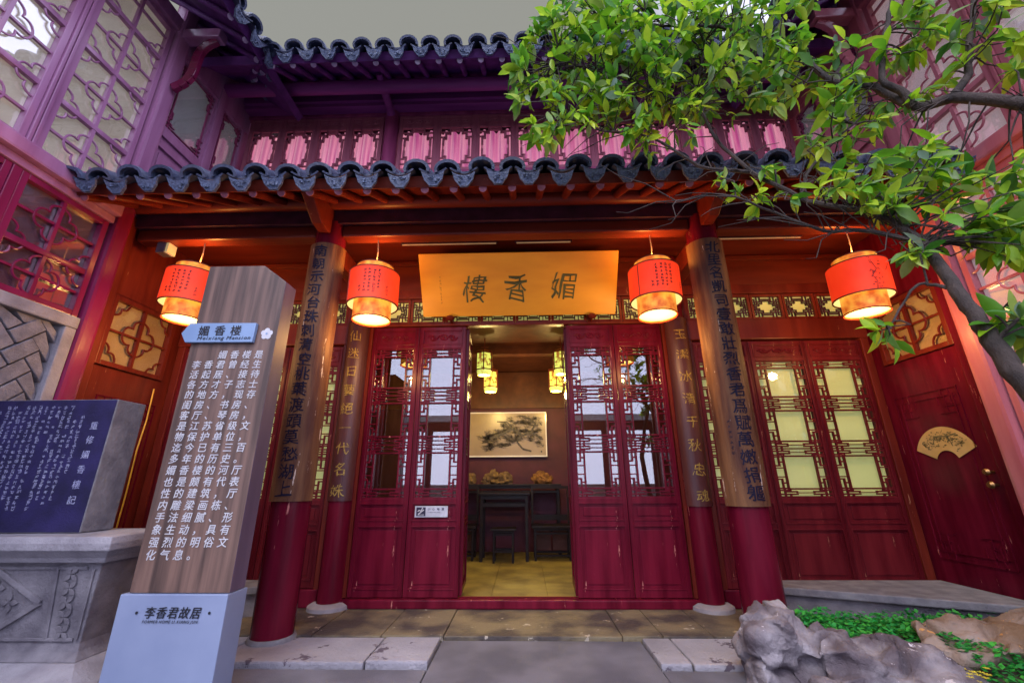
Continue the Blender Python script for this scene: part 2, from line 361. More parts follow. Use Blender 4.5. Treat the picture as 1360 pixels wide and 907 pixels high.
# ------------------------------------------------------------------ lattice helpers
def lat_bar(b, x0, z0, x1, z1, w=.011, d=.018, y=0.):
    y = y+jit()
    if abs(x1-x0) > abs(z1-z0): b.box(min(x0,x1)-w/2, max(x0,x1)+w/2, y-d/2, y+d/2, z0-w/2, z0+w/2)
    else: b.box(x0-w/2, x0+w/2, y-d/2, y+d/2, min(z0,z1)-w/2, max(z0,z1)+w/2)
def lat_rect(b, x0, z0, x1, z1, **k):
    lat_bar(b,x0,z0,x1,z0,**k); lat_bar(b,x0,z1,x1,z1,**k); lat_bar(b,x0,z0,x0,z1,**k); lat_bar(b,x1,z0,x1,z1,**k)
def path(b, pts, **k):
    for p, q in zip(pts, pts[1:]): lat_bar(b, *p, *q, **k)
def fret(b, x, z, sx, sz, cw, ch, **k):
    """meander in the corner of a cell"""
    f = lambda u, v: (x+sx*u*cw, z+sz*v*ch)
    path(b, [f(0,.32), f(.62,.32), f(.62,0)], **k)
    path(b, [f(.32,0), f(.32,.64), f(1,.64)], **k)
    path(b, [f(.62,.32), f(1,.32)], **k); path(b, [f(.32,.64), f(.32,1)], **k)
    path(b, [f(0,.82), f(.62,.82), f(.62,.64)], **k)
def leaf_lattice(b, x0, x1, z0, z1, n):
    H = (z1-z0)/n; lat_rect(b, x0, z0, x1, z1, w=.012)
    mx, mz = (x1-x0)*.19, H*.16
    for i in range(n):
        a, c = z0+i*H, z0+(i+1)*H
        if i: lat_bar(b, x0, a, x1, a, w=.012)
        lat_rect(b, x0+mx, a+mz, x1-mx, c-mz, w=.015, d=.026)
        cw, ch = mx*1.75, mz*1.0; kw = dict(w=.0145, d=.02)
        for sx, xx in ((1,x0),(-1,x1)):
            for sz, zz in ((1,a),(-1,c)):
                fret(b, xx, zz, sx, sz, cw, ch, **kw)
                s2 = zz+sz*ch                        # side chain
                path(b, [(xx, s2+sz*.005), (xx+sx*mx, s2+sz*.005)], **kw); path(b, [(xx+sx*mx*.5, s2+sz*.005), (xx+sx*mx*.5, s2+sz*.055), (xx+sx*mx, s2+sz*.055)], **kw)
                path(b, [(xx, s2+sz*.09), (xx+sx*mx*.5, s2+sz*.09), (xx+sx*mx*.5, s2+sz*.055)], **kw)
            zm = (a+c)/2
            lat_bar(b, xx, zm-.042, xx+sx*mx, zm-.042); lat_bar(b, xx, zm+.042, xx+sx*mx, zm+.042)
        xm = (x0+x1)/2
        for zz in (a+mz*.5, c-mz*.5): lat_bar(b, x0+cw, zz, x1-cw, zz, w=.008)
def scroll(b, x0, x1, z0, z1, y):
    """carved relief: running scroll of raised tubes"""
    w = x1-x0; h = z1-z0; n = 3
    for i in range(n):
        cx = x0+(i+.5)*w/n; cz = (z0+z1)/2
        pts = [(cx+math.cos(t)*(w/n*.42)*(1-t/9.5), y, cz+math.sin(t)*(h*.38)*(1-t/9.5)*(1 if i%2 else -1)) for t in [k*.55 for k in range(14)]]
        b.tube(pts, .010, 6)
    b.tube([(x0+w*k/16, y, (z0+z1)/2+math.sin(k*1.18)*h*.3) for k in range(17)], .008, 6)

def door_leaf(w, h, zlat, carved_h, panes, parent, glassmat, name='door_leaf', back=None, zb=.60, paint='crimson lacquer'):
    """leaf in its own coordinates: x 0..w, front to -y"""
    st = .042; ztop = h-.04
    b = MB(); t = .022
    b.box(0, st, -t, t, 0, h, bev=.004); b.box(w-st, w, -t, t, 0, h, bev=.004)
    zc0 = ztop-carved_h; zl1 = zc0-.05
    for z0, z1 in ((0,.07),(zb,zb+.055),(zlat-.05,zlat),(zl1,zc0),(ztop,h)):
        b.box(st, w-st, -t+.001, t-.001, z0, z1, bev=.004)
    for z0, z1 in ((.07,zb),(zb+.055,zlat-.05),(zc0,ztop)):            # mouldings round the panels
        for q in (0, 1):
            m = .012+q*.012; dy = -t+.006+q*.006
            b.box(st, w-st, dy, t-.004, z0+m-.012, z0+m, 0); b.box(st, w-st, dy, t-.004, z1-m, z1-m+.012, 0)
            b.box(st+m-.012, st+m, dy+.0007, t-.0047, z0, z1, 0); b.box(w-st-m, w-st-m+.012, dy+.0007, t-.0047, z0, z1, 0)
    for z0, z1 in ((.07,zb),(zb+.055,zlat-.05),(zc0,ztop)):
        for q0,q1,r0,r1 in ((st-.006,w-st+.006,z0-.007,z0+.004),(st-.006,w-st+.006,z1-.004,z1+.007),(st-.006,st+.004,z0+.004,z1-.004),(w-st-.004,w-st+.006,z0+.004,z1-.004)): b.box(q0,q1,-t-.006,-t+.004,r0,r1,bev=.002)
    for xx in (.012,w-.012): b.box(xx-.004,xx+.004,-t-.004,-t+.003,.02,h-.02)
    f = b.build(name, paint, parent, local=True)
    cm = paint
    b = MB()
    for z0, z1 in ((.07,zb),(zb+.055,zlat-.05)):
        b.box(st+.005, w-st-.005, -.006, .006, z0+.003, z1-.003); b.box(st+.045, w-st-.045, -.013, -.0065, z0+.035, z1-.03, bev=.005)
    b.build('panel', cm, f, local=True)
    b = MB(); b.box(st+.005, w-st-.005, -.006, .006, zc0+.003, ztop-.003); scroll(b, st+.05, w-st-.05, zc0+.03, ztop-.03, -.008)
    b.build('carved_panel', cm, f, local=True, smooth='auto')
    b = MB(); leaf_lattice(b, st+.006, w-st-.006, zlat+.006, zl1-.006, panes)
    b.build('lattice', cm, f, local=True)
    b = MB(); b.box(st, w-st, .012, .016, zlat, zl1)
    b.build('glass', glassmat, f, local=True)
    if back:
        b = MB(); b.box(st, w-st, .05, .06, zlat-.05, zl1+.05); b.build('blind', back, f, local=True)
    return f

# ------------------------------------------------------------------ tiled roofs
def roof_mb(u0, u1, ve, ze, vt, zt, sp, P, m_soffit, parent, rafter_end, cut=None, under=.11, phase=.5):
    """eave along u, slope rising with v; P maps (u, v, z) to the place.  cut(u, v) tells how far in a tile row starts"""
    sl = math.hypot(vt-ve, zt-ze); dv, dz = (vt-ve)/sl, (zt-ze)/sl
    def S(u, s, n): return P(u, ve+dv*s-dz*n, ze+dz*s+dv*n)
    n = int((u1-u0)/sp+.001)
    cover, deck, drip = MB(), MB(), MB()
    V8 = [S(u, s, h) for u in (u0,u1) for s, h in ((.06,-.035),(sl,-.035),(sl,-.005),(.06,-.005))]
    deck.mesh(V8, ((0,1,2,3),(7,6,5,4),(0,4,5,1),(1,5,6,2),(2,6,7,3),(3,7,4,0)))
    K = 9
    for i in range(n):
        uc = u0+(i+phase)*sp
        s0 = cut(uc) if cut else 0
        if s0 >= sl: continue
        par = lambda a, c, h0: [(uc+sp/2+a+(c-a)*k/K, h0-.02+.045*((a+(c-a)*k/K)/.118)**2) for k in range(K+1)]
        # trough tiles (concave) and their pendant
        rows = 3 if sl > 1.2 else 2
        du = random.uniform(-.010,.010); tilt = random.uniform(-.014,.014)
        arc = lambda r, a0, a1, up, cx, cz: [(cx+r*math.cos(a0+(a1-a0)*k/K), cz+up*r*math.sin(a0+(a1-a0)*k/K)) for k in range(K+1)]
        def shell(mb, inn, out, sA, sB, liftA, liftB):
            A = [[mb.bm.verts.new(S(u+du, sA, h+liftA)) for u, h in pr] for pr in (inn, out)]
            B = [[mb.bm.verts.new(S(u+du, sB, h+liftB)) for u, h in pr] for pr in (inn, out)]
            for k in range(len(inn)-1):
                mb.face([A[1][k],A[1][k+1],B[1][k+1],B[1][k]]); mb.face([A[0][k+1],A[0][k],B[0][k],B[0][k+1]])
                mb.face([A[0][k],A[0][k+1],A[1][k+1],A[1][k]])
            for k in (0, len(inn)-1): mb.face([A[0][k],A[1][k],B[1][k],B[0][k]])
        cuts = [s0+.0, s0+.22, s0+.45, sl] if rows == 3 else [s0, s0+.22, sl]
        for j in range(len(cuts)-1):
            if cuts[j+1] > sl+.001 or cuts[j] >= cuts[j+1]: continue
            off = .012*(len(cuts)-2-j) if j else 0
            # trough
            shell(cover, par(-.105, .105, .045), par(-.118, .118, .028), cuts[j]-.03, cuts[j+1], .012 if j else .016, -.004)
            # cover
            shell(cover, arc(.080, -.22, PI+.22, .68, uc, .055), arc(.095, -.22, PI+.22, .74, uc, .055), cuts[j]-.02, cuts[j+1], .014, -.008)
        # cover rim
        shell(cover, arc(.084, -.3, PI+.3, .66, uc, .055), arc(.108, -.3, PI+.3, .74, uc, .055), s0-.05, s0-.012, .012+tilt, .012+tilt)
        # pendant (drip): crescent hung at the front of the trough
        top = par(-.094, .094, .040); bot = []
        for k in range(K+1):
            x = -1+2*k/K
            bot.append((uc+sp/2+.094*x, .046-.122*max(0,1-abs(x)**2.3)**.72+.005*math.cos(x*11)))
        A = [[drip.bm.verts.new(S(u+du, s0-.045+sh, h+tilt-.1*sh)) for u, h in pr] for pr, sh in ((top,0),(bot,.0))]
        Bk = [[drip.bm.verts.new(S(u+du, s0-.028+sh, h+tilt-.1*sh)) for u, h in pr] for pr, sh in ((top,0),(bot,.0))]
        for k in range(K):
            drip.face([A[0][k],A[0][k+1],A[1][k+1],A[1][k]]); drip.face([Bk[0][k+1],Bk[0][k],Bk[1][k],Bk[1][k+1]])
            drip.face([A[1][k],A[1][k+1],Bk[1][k+1],Bk[1][k]]); drip.face([A[0][k+1],A[0][k],Bk[0][k],Bk[0][k+1]])
        # raised rim and boss on the pendant
        drip.tube([S(u+du, s0-.048, h+tilt+.012) for u, h in bot[1:-1]], .006, 5)
        for q in range(5):
            a = random.uniform(-.05,.05); drip.tube([S(uc+sp/2+du+a, s0-.05, -.01+random.uniform(-.035,.025)), S(uc+sp/2+du+a, s0-.042, -.01)], .011, 6)
    r = deck.build('roof', m_soffit, parent)
    cover.build('roof_tiling', 'roof tile', r, smooth='auto'); drip.build('drip_tile_row', 'drip tile', r, smooth='auto')
    # fascia and rafters under the deck
    b = MB(); F = [S(u, s, h) for u in (u0,u1) for s, h in ((.05,-.06),(.09,-.06),(.09,.03),(.05,.03))]
    b.mesh(F, ((0,1,2,3),(7,6,5,4),(0,4,5,1),(1,5,6,2),(2,6,7,3),(3,7,4,0)))
    b.build('fascia', m_soffit, r)
    m = int((u1-u0)/(sp*.92))
    for i in range(m):
        u = u0+(i+.5)*(u1-u0)/m; s0 = (cut(u) if cut else 0)+.07
        if s0 >= sl-.1: continue
        b = MB(); b.tube([S(u, s0+.006, -.072), S(u, sl, -.072)], .034, 10); b.mi = 1; b.tube([S(u, s0-.006, -.072), S(u, s0+.006, -.072)], .0345, 10)
        b.build('rafter', [m_soffit, rafter_end], r, smooth='auto')
    return r

# ------------------------------------------------------------------ the hall
hall = thing('timber_hall', (0,4.4,0), 'two-storey red timber hall, tinted plum above, with blue-grey tile roofs across the courtyard', 'building')
XW = 3.8
Pm = lambda u, v, z: Vector((u, v, z))
roof_mb(-3.83, 3.83, 2.86, 3.475, 4.62, 4.42, .265, Pm, 'red lacquer', hall, 'rafter end')
def cut_up(u): return max(0., (abs(u)-2.86)*1.0)
roof_mb(-3.7, 3.7, 3.5, 5.77, 4.75, 6.66, .262, Pm, 'sky tinted soffit', hall, 'plum rafter end', cut=cut_up, phase=.6)
b = MB(); b.box(-4.0,4.0,4.62,4.66,4.35,5.02); b.build('upper_wall', 'sky tinted lacquer', hall)
# upper roof: purlin, board, beam arms
b = MB(); b.tube([(-3.8,4.12,6.0),(3.8,4.12,6.0)], .085, 16); b.build('eave_purlin', 'sky tinted beam', hall, smooth='auto')
b = MB(); b.box(-3.8,3.8,4.40,4.50,6.09,6.50); b.box(-3.8,3.8,4.44,4.58,6.033,6.09,bev=.008); b.build('upper_beam', 'sky tinted beam', hall)
for s in (-1, 1):
    b = MB(); b.tube([(s*1.72,3.98,6.06),(s*1.72,4.2,6.03),(s*1.72,4.62,5.94)], [.05,.055,.06], 10); b.build('beam_arm', 'sky tinted beam', hall, smooth='auto')
    b = MB(); b.tube([(s*1.72,4.6,4.4),(s*1.72,4.6,6.5)], [.1,.1], 20); b.build('upper_column', 'sky tinted lacquer', hall, smooth='auto')
# upper sashes: four in each side bay, six in the middle
b = MB(); b.box(-3.8,3.8,4.56,4.64,5.985,6.03,bev=.006); b.box(-3.8,3.8,4.56,4.66,4.95,5.03,bev=.006); b.build('window_rail', 'sky tinted lacquer', hall)
def sash(w, h, parent):
    st = .045; t = .018; b = MB()
    b.box(0,st,-t,t,0,h,bev=.004); b.box(w-st,w,-t,t,0,h,bev=.004)
    zl1 = h-.20
    for z0, z1 in ((0,.05),(zl1,zl1+.035),(h-.03,h)): b.box(st,w-st,-t+.001,t-.001,z0,z1,bev=.003)
    f = b.build('window_sash','sky tinted sash',parent,local=True)
    b = MB(); b.box(st,w-st,-.006,.004,zl1+.035,h-.03); scroll(b, st+.04, w-st-.04, zl1+.06, h-.055, -.007); b.build('carved_panel','sky tinted sash',f,local=True,smooth='auto')
    b = MB(); x0,x1,z0,z1 = st+.004,w-st-.004,.054,zl1-.004; k = dict(w=.015,d=.02); ww = x1-x0
    lat_rect(b,x0,z0,x1,z1,**k)
    for g in (0,1):                       # stepped cloud frame, doubled
        o = g*.028
        for sx, xx in ((1,x0),(-1,x1)):
            for sz, zz in ((1,z0),(-1,z1)):
                f2 = lambda u, v: (xx+sx*u, zz+sz*v)
                path(b, [f2(ww*.5,.035+o), f2(ww*.30+o*.3,.035+o), f2(ww*.30+o*.3,.085+o), f2(ww*.16+o*.6,.085+o), f2(ww*.16+o*.6,.17+o), f2(ww*.08+o*.5,.17+o), f2(ww*.08+o*.5,.30)], **k)
                if g == 0: path(b, [f2(0,.085), f2(ww*.16,.085)], **k); path(b, [f2(ww*.30,.035), f2(ww*.30,0)], **k); path(b, [f2(0,.17), f2(ww*.08,.17)], **k)
    for x in (x0+ww*.09, x1-ww*.09): lat_bar(b,x,z0+.30,x,z1-.30,**k)
    b.build('lattice','sky tinted sash',f,local=True)
    b = MB(); nn = 24
    vv = [(st-.02+(w-2*st+.04)*i/nn, .085+.034*math.sin(i*1.15)+.016*math.sin(i*.53+1), z) for i in range(nn+1) for z in (.0,h-.2)]
    b.mesh(vv, [(2*i,2*i+2,2*i+3,2*i+1) for i in range(nn)]); c = b.build('curtain','pink curtain',f,local=True,smooth=True)
    b = MB(); b.box(st,w-st,.012,.015,.05,zl1); b.build('glass','window glass',f,local=True)
    return f
ups = []
for x0, x1, n in ((-3.74,-1.83,4),(-1.61,1.61,6),(1.83,3.74,4)):
    w = (x1-x0)/n
    for i in range(n):
        if ups and abs(ups[-1][0]-w) < .02: f = copy_tree(ups[-1][1])
        else: f = sash(w, .95, hall)
        f.location = (x0+i*w, .2, 5.03); ups.append((w, f))
b = MB(); b.box(-4.6,4.6,4.85,4.9,4.3,6.8); b.build('upper_room_wall','dark timber',hall)

# porch: columns, lintel, purlin, ceiling
for s in (-1, 1):
    b = MB(); b.lathe((s*1.82,3.6,0), [(.148,.015),(.15,.5),(.146,2.2),(.138,3.52)], 36, True); c = b.build('porch_column','crimson lacquer',hall,smooth='auto')
    b = MB(); b.lathe((s*1.82,3.6,0), [(.165,-.03),(.17,.0),(.16,.02)], 28, True); b.build('column_base','grey stone',c,smooth='auto')
    b = MB(); b.lathe((s*1.735,4.36,0), [(.112,.05),(.112,1.8),(.105,3.5)], 30, True); c = b.build('door_column','crimson lacquer',hall,smooth='auto')
    b = MB(); b.lathe((s*1.735,4.36,0), [(.19,-.02),(.185,.03),(.14,.055)], 24, True); b.build('column_base','pale stone',c,smooth='auto')
    # cantilever bracket above the column, curved underneath
    b = MB(); pr = [(3.58,3.40),(3.42,3.36),(3.30,3.37),(3.18,3.44),(3.06,3.52),(3.04,3.58),(3.10,3.62),(3.58,3.64)]
    b.prism([(s*1.82-.05,y,z) for y,z in pr],(.10,0,0)); b.build('eave_bracket','red lacquer',hall,bev=.01)
    b = MB(); b.box(s*1.80-.06,s*1.80+.06,3.72,4.38,3.17,3.37,bev=.015); b.build('tie_beam','red lacquer',hall)
b = MB(); b.tube([(-3.76,3.45,3.70),(3.76,3.45,3.70)], .072, 18); b.build('porch_purlin','beam lacquer',hall,smooth='auto')
b = MB()
for x0, x1 in ((-3.76,-1.95),(-1.69,1.69),(1.95,3.76)): b = MB(); b.box(x0,x1,3.54,3.68,3.375,3.50,bev=.02); b.build('lintel','beam lacquer',hall)
b = MB(); b.box(-3.78,3.78,3.50,3.66,3.502,3.78); b.build('recess_shade_board','dark timber',hall)  # dark board: shade of the gap above the lintel put into its colour
b = MB(); b.box(-3.78,3.78,3.69,4.5,3.56,3.60); b.build('porch_ceiling','beam lacquer',hall)
b = MB(); b.box(-3.78,3.78,4.385,4.46,3.19,3.558,bev=.006); b.box(-3.78,3.78,4.355,4.40,3.49,3.545,bev=.006); b.build('wall_plate','beam lacquer',hall)
# door frame
b = MB()
for x0, x1, zh in ((-3.78,-1.84,2.53),(-1.63,1.63,2.735),(1.84,3.78,2.53)):
    b.box(x0,x1,4.37,4.45,3.075,3.188,bev=.008)                     # head rail
    b.box(x0,x1,4.36,4.45,zh+.002,2.765,bev=.01)                    # rail under the transom
for x in (-3.735,-1.865,1.865,3.735): b.box(x-.04,x+.04,4.372,4.452,.1,3.07,bev=.008)
for s in (-1,1): b.box(s*1.615-.022,s*1.615+.022,4.375,4.448,.08,3.07)
b.build('door_frame','red lacquer',hall)
b = MB(); b.box(-1.64,1.64,4.33,4.47,.0,.075,bev=.012); b.build('threshold','crimson lacquer',hall)
for s in (-1,1):
    b = MB(); b.box(s*2.83-.97,s*2.83+.97,4.36,4.46,.0,.15,bev=.01); b.build('sill_beam','crimson lacquer',hall)
# transom lights
def transom(w, h, parent):
    b = MB(); st = .028
    b.box(0,st,-.02,.02,0,h,bev=.003); b.box(w-st,w,-.02,.02,0,h,bev=.003); b.box(st,w-st,-.019,.019,0,st); b.box(st,w-st,-.019,.019,h-st,h)
    f = b.build('transom_light','red lacquer',parent,local=True)
    b = MB(); x0,x1,z0,z1 = st,w-st,st,h-st; ww = x1-x0; hh = z1-z0
    for sx, xx in ((1,x0),(-1,x1)):
        for sz, zz in ((1,z0),(-1,z1)):
            f2 = lambda u, v: (xx+sx*u*ww, zz+sz*v*hh)
            path(b,[f2(.5,.12),f2(.30,.12),f2(.30,.24),f2(.18,.24),f2(.18,.36),f2(.07,.36),f2(.07,.5)],w=.012)
            path(b,[f2(.5,.20),f2(.36,.20),f2(.36,.33),f2(.24,.33),f2(.24,.44),f2(.13,.44),f2(.13,.5)],w=.009)
            path(b,[f2(0,.24),f2(.18,.24),f2(.18,0)],w=.01); path(b,[f2(.30,.12),f2(.30,0)],w=.01); path(b,[f2(0,.12),f2(.09,.12),f2(.09,.36)],w=.01)
    b.build('lattice','dark timber',f,local=True)
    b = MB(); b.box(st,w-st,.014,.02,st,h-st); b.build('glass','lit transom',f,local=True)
    return f
for x0, x1, n in ((1.905,3.695,5),(-3.695,-1.905,5),(-1.59,1.59,8)):
    w = (x1-x0)/n; f = None
    for i in range(n):
        f = transom(w-.006, .30, hall) if f is None else copy_tree(f)
        f.location = (x0+i*w, .01, 2.77)
# closed leaves, open leaves
first = None
for x in (-1.59,-1.07,.55,1.07):
    first = door_leaf(.515, 2.65, .855, .16, 3, hall, 'door glass') if first is None else copy_tree(first)
    first.location = (x, .01, .08)
for hx, rot in ((-.553, R(93)), (.553, R(87))):       # the middle pair stands open into the room
    f = copy_tree(first); f.location = (hx+(0 if hx < 0 else .0), .045, .08); f.rotation_euler = (0,0,rot)
first = None
for x in (1.908,2.505,3.10,-3.695,-3.098,-2.50):
    first = door_leaf(.592, 2.36, .775, .13, 3, hall, 'window glass', back='lit blind', zb=.49, paint='lamp warmed lacquer') if first is None else copy_tree(first)
    first.location = (x, .01, .155)
# the room behind
b = MB(); b.box(-3.7,3.7,7.55,7.65,0,3.6); b.box(-3.78,-3.72,4.5,7.55,0,3.6); b.box(3.72,3.78,4.5,7.55,0,3.6); b.build('room_wall','room wall',hall)
b = MB(); b.box(-3.7,3.7,4.47,7.55,3.0,3.06); b.box(-3.7,3.7,5.9,6.05,2.86,3.0); b.build('room_ceiling','room timber',hall)
b = MB(); b.box(-3.7,3.7,7.50,7.548,2.33,2.99); b.build('back_wall_boarding','room timber',hall)
b = MB()
for i in range(13):
    for j in range(7):
        x0 = -3.7+i*.57; y0 = 4.475+j*.44; b.box(x0+.002,min(x0+.568,3.7),y0+.002,min(y0+.438,7.55),-.08,.004+random.uniform(-.001,.001))
tag(b.build('room_floor','room floor'), None, None, kind='structure')

# ------------------------------------------------------------------ side wings
def ring_pts(c, r, n=48):
    """begonia outline: four lobes with notches, in the (y, z) plane"""
    out = []
    for k in range(n+1):
        t = 2*PI*k/n; q = abs(math.cos(2*t)); rr = r*(.80+.30*q**.6)*(1-.10*math.exp(-((t % (PI/2)-PI/4)/.16)**2))
        out.append((c[0]+rr*math.cos(t), c[1]+rr*math.sin(t)))
    return out
def wing(side, label, m_up, m_low, m_post, glz_up, glz_low, low_sill):
    s = side; X = s*XW                                 # wall plane; the room lies beyond it
    root = thing('side_wing', (X,2.0,0), label, 'building')
    def bx(b, d0, d1, y0, y1, z0, z1, bev=0):          # d: depth measured from the plane towards the courtyard
        a, c = X-s*d0, X-s*d1; b.box(min(a,c),max(a,c),y0,y1,z0,z1,bev)
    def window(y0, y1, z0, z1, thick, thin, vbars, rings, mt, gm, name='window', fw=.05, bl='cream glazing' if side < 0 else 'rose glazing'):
        b = MB()
        bx(b,-.03,.03,y0,y0+fw,z0,z1,.005); bx(b,-.03,.03,y1-fw,y1,z0,z1,.005); bx(b,-.029,.029,y0+fw,y1-fw,z0,z0+fw,.005); bx(b,-.029,.029,y0+fw,y1-fw,z1-fw,z1,.005)
        f = b.build(name, mt, root)
        b = MB()
        for z in thick: bx(b,-.022+jit(),.022+jit(),y0+fw,y1-fw,z-.024,z+.024,.004)
        for z in thin: bx(b,-.012+jit(),.012+jit(),y0+fw,y1-fw,z-.010,z+.010)
        for y in vbars: bx(b,-.014+jit(),.017+jit(),y-.014,y+.014,z0+fw,z1-fw)
        for (cy, cz, r) in rings:
            pts = [(p if y0+fw-.01 <= p[0] <= y1-fw+.01 and z0+fw-.01 <= p[1] <= z1-fw+.01 else None) for p in ring_pts((cy,cz), r)]
            run = []
            for p in pts+[None]:
                if p: run.append((X-s*.006,p[0],p[1]))
                else:
                    if len(run) > 2: b.tube(run, .0095, 6)
                    run = []
        b.build('lattice', mt, f, smooth='auto')
        b = MB(); bx(b,-.022,-.018,y0+fw-.01,y1-fw+.01,z0+fw-.01,z1-fw+.01); b.build('glass', gm, f)
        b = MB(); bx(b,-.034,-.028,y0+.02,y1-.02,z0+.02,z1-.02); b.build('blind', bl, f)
        return f
    # upper storey: windows between posts
    zs = 3.60
    TH = [4.15,4.80,5.42]; TN = [3.86,4.47,5.10,5.72]
    for y0, y1 in ((2.56,3.27),(1.78,2.49),(.98,1.69),(.18,.89)):
        c = (y0+y1)/2-.01
        window(y0,y1,zs,5.9,TH,TN,[c],[(c,4.47,.155),(c,5.10,.155),(c,3.86,.155)]+[(yy,z,.135) for yy in (y0+.05,y1-.05) for z in (4.15,4.80,5.42)],m_up,glz_up)
        if s < 0 or low_sill < 2:
            zt = [2.86] if s < 0 else [2.84,2.25,1.72]; zn = [2.66,3.13] if s < 0 else [2.55,3.1,2.0,1.5]
            window(y0,y1,low_sill,3.40,zt,zn,[c],[(c,z,.15) for z in zn]+[(yy,z,.13) for yy in (y0+.05,y1-.05) for z in zt],m_low,glz_low,bl='dim room backing' if s < 0 else 'rose glazing')
    for y in (2.525,1.735,.935,.14):
        b = MB(); bx(b,-.05,.045,y-.032,y-.003,zs+.001,6.05,.006); bx(b,-.05,.045,y+.003,y+.032,zs+.001,6.05,.006); bx(b,-.05,.03,y-.003,y+.003,zs+.001,6.05); b.build('mullion', m_up, root)
        b = MB(); bx(b,-.05,.035,y-.032,y+.032,low_sill,3.40,.006); b.build('lower_mullion', m_low, root)
    b = MB(); bx(b,-.06,.11,.0,3.29,3.47,3.598,.02); bx(b,-.05,.05,.0,3.29,3.402,3.47,.008); b.build('sill_beam', m_up, root)
    b = MB(); bx(b,-.07,.075,3.29,3.44,-.1,6.5,.03); b.build('corner_post', m_post, root)
    b = MB(); bx(b,-.07,.07,3.29,3.44,3.65,6.5,.03); b.bm.clear(); bx(b,-.06,.0795,3.285,3.445,3.66,6.4,.03); b.build('upper_post', m_up, root)
    b = MB(); bx(b,-.05,.06,.0,3.29,5.92,6.10,.015); b.build('wall_plate', m_up, root)
    # lower wall
    if s < 0:
        b = MB(); bx(b,-.10,.03,.0,3.28,-.1,.02); bx(b,-.14,-.05,.0,3.28,.0,2.33); b.build('wall','brick grey',root)
        b = MB(); bx(b,-.10,.055,.0,3.285,2.345,2.445,.012); bx(b,-.10,.05,3.19,3.284,.02,2.344,.01); b.build('coping','pale stone',root)
        b = MB(); u = .118; ca = math.cos(R(45)); rgb = random.Random(2)      # woven brick relief, herringbone set on the diagonal
        for n1 in range(-40, 40):
            for n2 in range(-20, 20):
                for (p0,p1,q0,q1) in ((0,2,0,1),(0,1,1,3)):
                    ox, oy = n1+2*n2, n1-2*n2; g = .05
                    P = [((x+ox)*u, (y+oy)*u) for x, y in ((p0+g,q0+g),(p1-g,q0+g),(p1-g,q1-g),(p0+g,q1-g))]
                    P = [(1.6+(x-y)*ca, 1.1+(x+y)*ca) for x, y in P]
                    if max(q[0] for q in P) < .2 or min(q[0] for q in P) > 3.15 or max(q[1] for q in P) < .3 or min(q[1] for q in P) > 2.3: continue
                    P = [(min(q[0],3.187), min(max(q[1],.03),2.342)) for q in P]
                    d = rgb.uniform(.004,.024); tl = rgb.uniform(-.006,.006)
                    b.prism([(X-s*(-.05),q[0],q[1]) for q in P], (-s*(.05+d),0,0))
        b.build('brick_panel','brick grey',root,bev=.005)
    else:
        b = MB(); bx(b,-.06,.0,.0,3.29,-.1,low_sill); 
        for y in (2.9,2.5,2.1,1.7): bx(b,.0,.02,y-.012,y+.012,-.1,low_sill-.02)
        b.build('boarding', m_low, root)
    # cream blind behind the windows, seen through them
    # return of the upper storey between post and hall
    b = MB(); bx(b,-.05,.0,3.44,4.6,3.6,4.72); bx(b,-.09,-.08,3.44,4.9,3.6,6.6); bx(b,.0,.03,3.46,4.55,4.64,4.72,.006); bx(b,.0,.03,3.46,4.55,4.5,4.53); bx(b,-.05,.04,4.03,4.12,3.7,5.95,.006); bx(b,-.05,.03,3.445,4.6,5.75,6.3)
    bx(b,.001,.02,3.52,3.98,4.02,4.44,.004); bx(b,.001,.02,4.16,4.52,4.02,4.44,.004)
    b.build('return_boarding', m_up if s < 0 else m_post, root)
    for y0, y1 in ((3.45,4.03),(4.12,4.56)):
        b = MB(); bx(b,-.02,.02,y0,y0+.04,4.72,5.75,.004); bx(b,-.02,.02,y1-.04,y1,4.72,5.75,.004); bx(b,-.019,.019,y0+.04,y1-.04,4.72,4.77); bx(b,-.019,.019,y0+.04,y1-.04,5.70,5.75)
        f = b.build('window', m_up, root)
        b = MB(); k = MB()
        lat_rect(k,y0+.075,4.805,y1-.075,5.665,w=.012)
        for sy, yy in ((1,y0+.04),(-1,y1-.04)):
            for sz, zz in ((1,4.77),(-1,5.70)):
                fret(k,yy,zz,sy,sz,.12,.11); path(k,[(yy,zz+sz*.15),(yy+sy*.06,zz+sz*.15),(yy+sy*.06,zz+sz*.24),(yy,zz+sz*.24)])
        k.build('lattice','sky tinted lacquer',f,xf=Matrix(((0,-s,0,X),(1,0,0,0),(0,0,1,0),(0,0,0,1))))
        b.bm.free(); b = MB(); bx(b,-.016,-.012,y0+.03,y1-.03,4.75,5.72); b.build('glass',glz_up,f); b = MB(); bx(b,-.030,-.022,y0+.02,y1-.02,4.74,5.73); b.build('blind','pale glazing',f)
    # porch end wall with its window
    zc = 2.12 if s < 0 else 2.19; zt = 2.80
    b = MB(); bx(b,-.05,.0,3.44,4.5,zt-.01,3.62); bx(b,-.05,.0,3.44,4.5,-.05,zc+.01); bx(b,-.05,-.001,4.26,4.5,zc+.01,zt-.01); bx(b,-.05,-.001,3.44,3.54,zc+.01,zt-.01); bx(b,-.075,-.07,3.44,4.5,zc-.05,zt+.05)
    for a in (0,1):                                     # moulded boards of the end wall
        pass
    bx(b,-.05,.035,3.441,3.53,.0,3.60,.01)
    e = b.build('end_wall','red lacquer' if s < 0 else 'crimson lacquer',root)
    b = MB(); d = .008
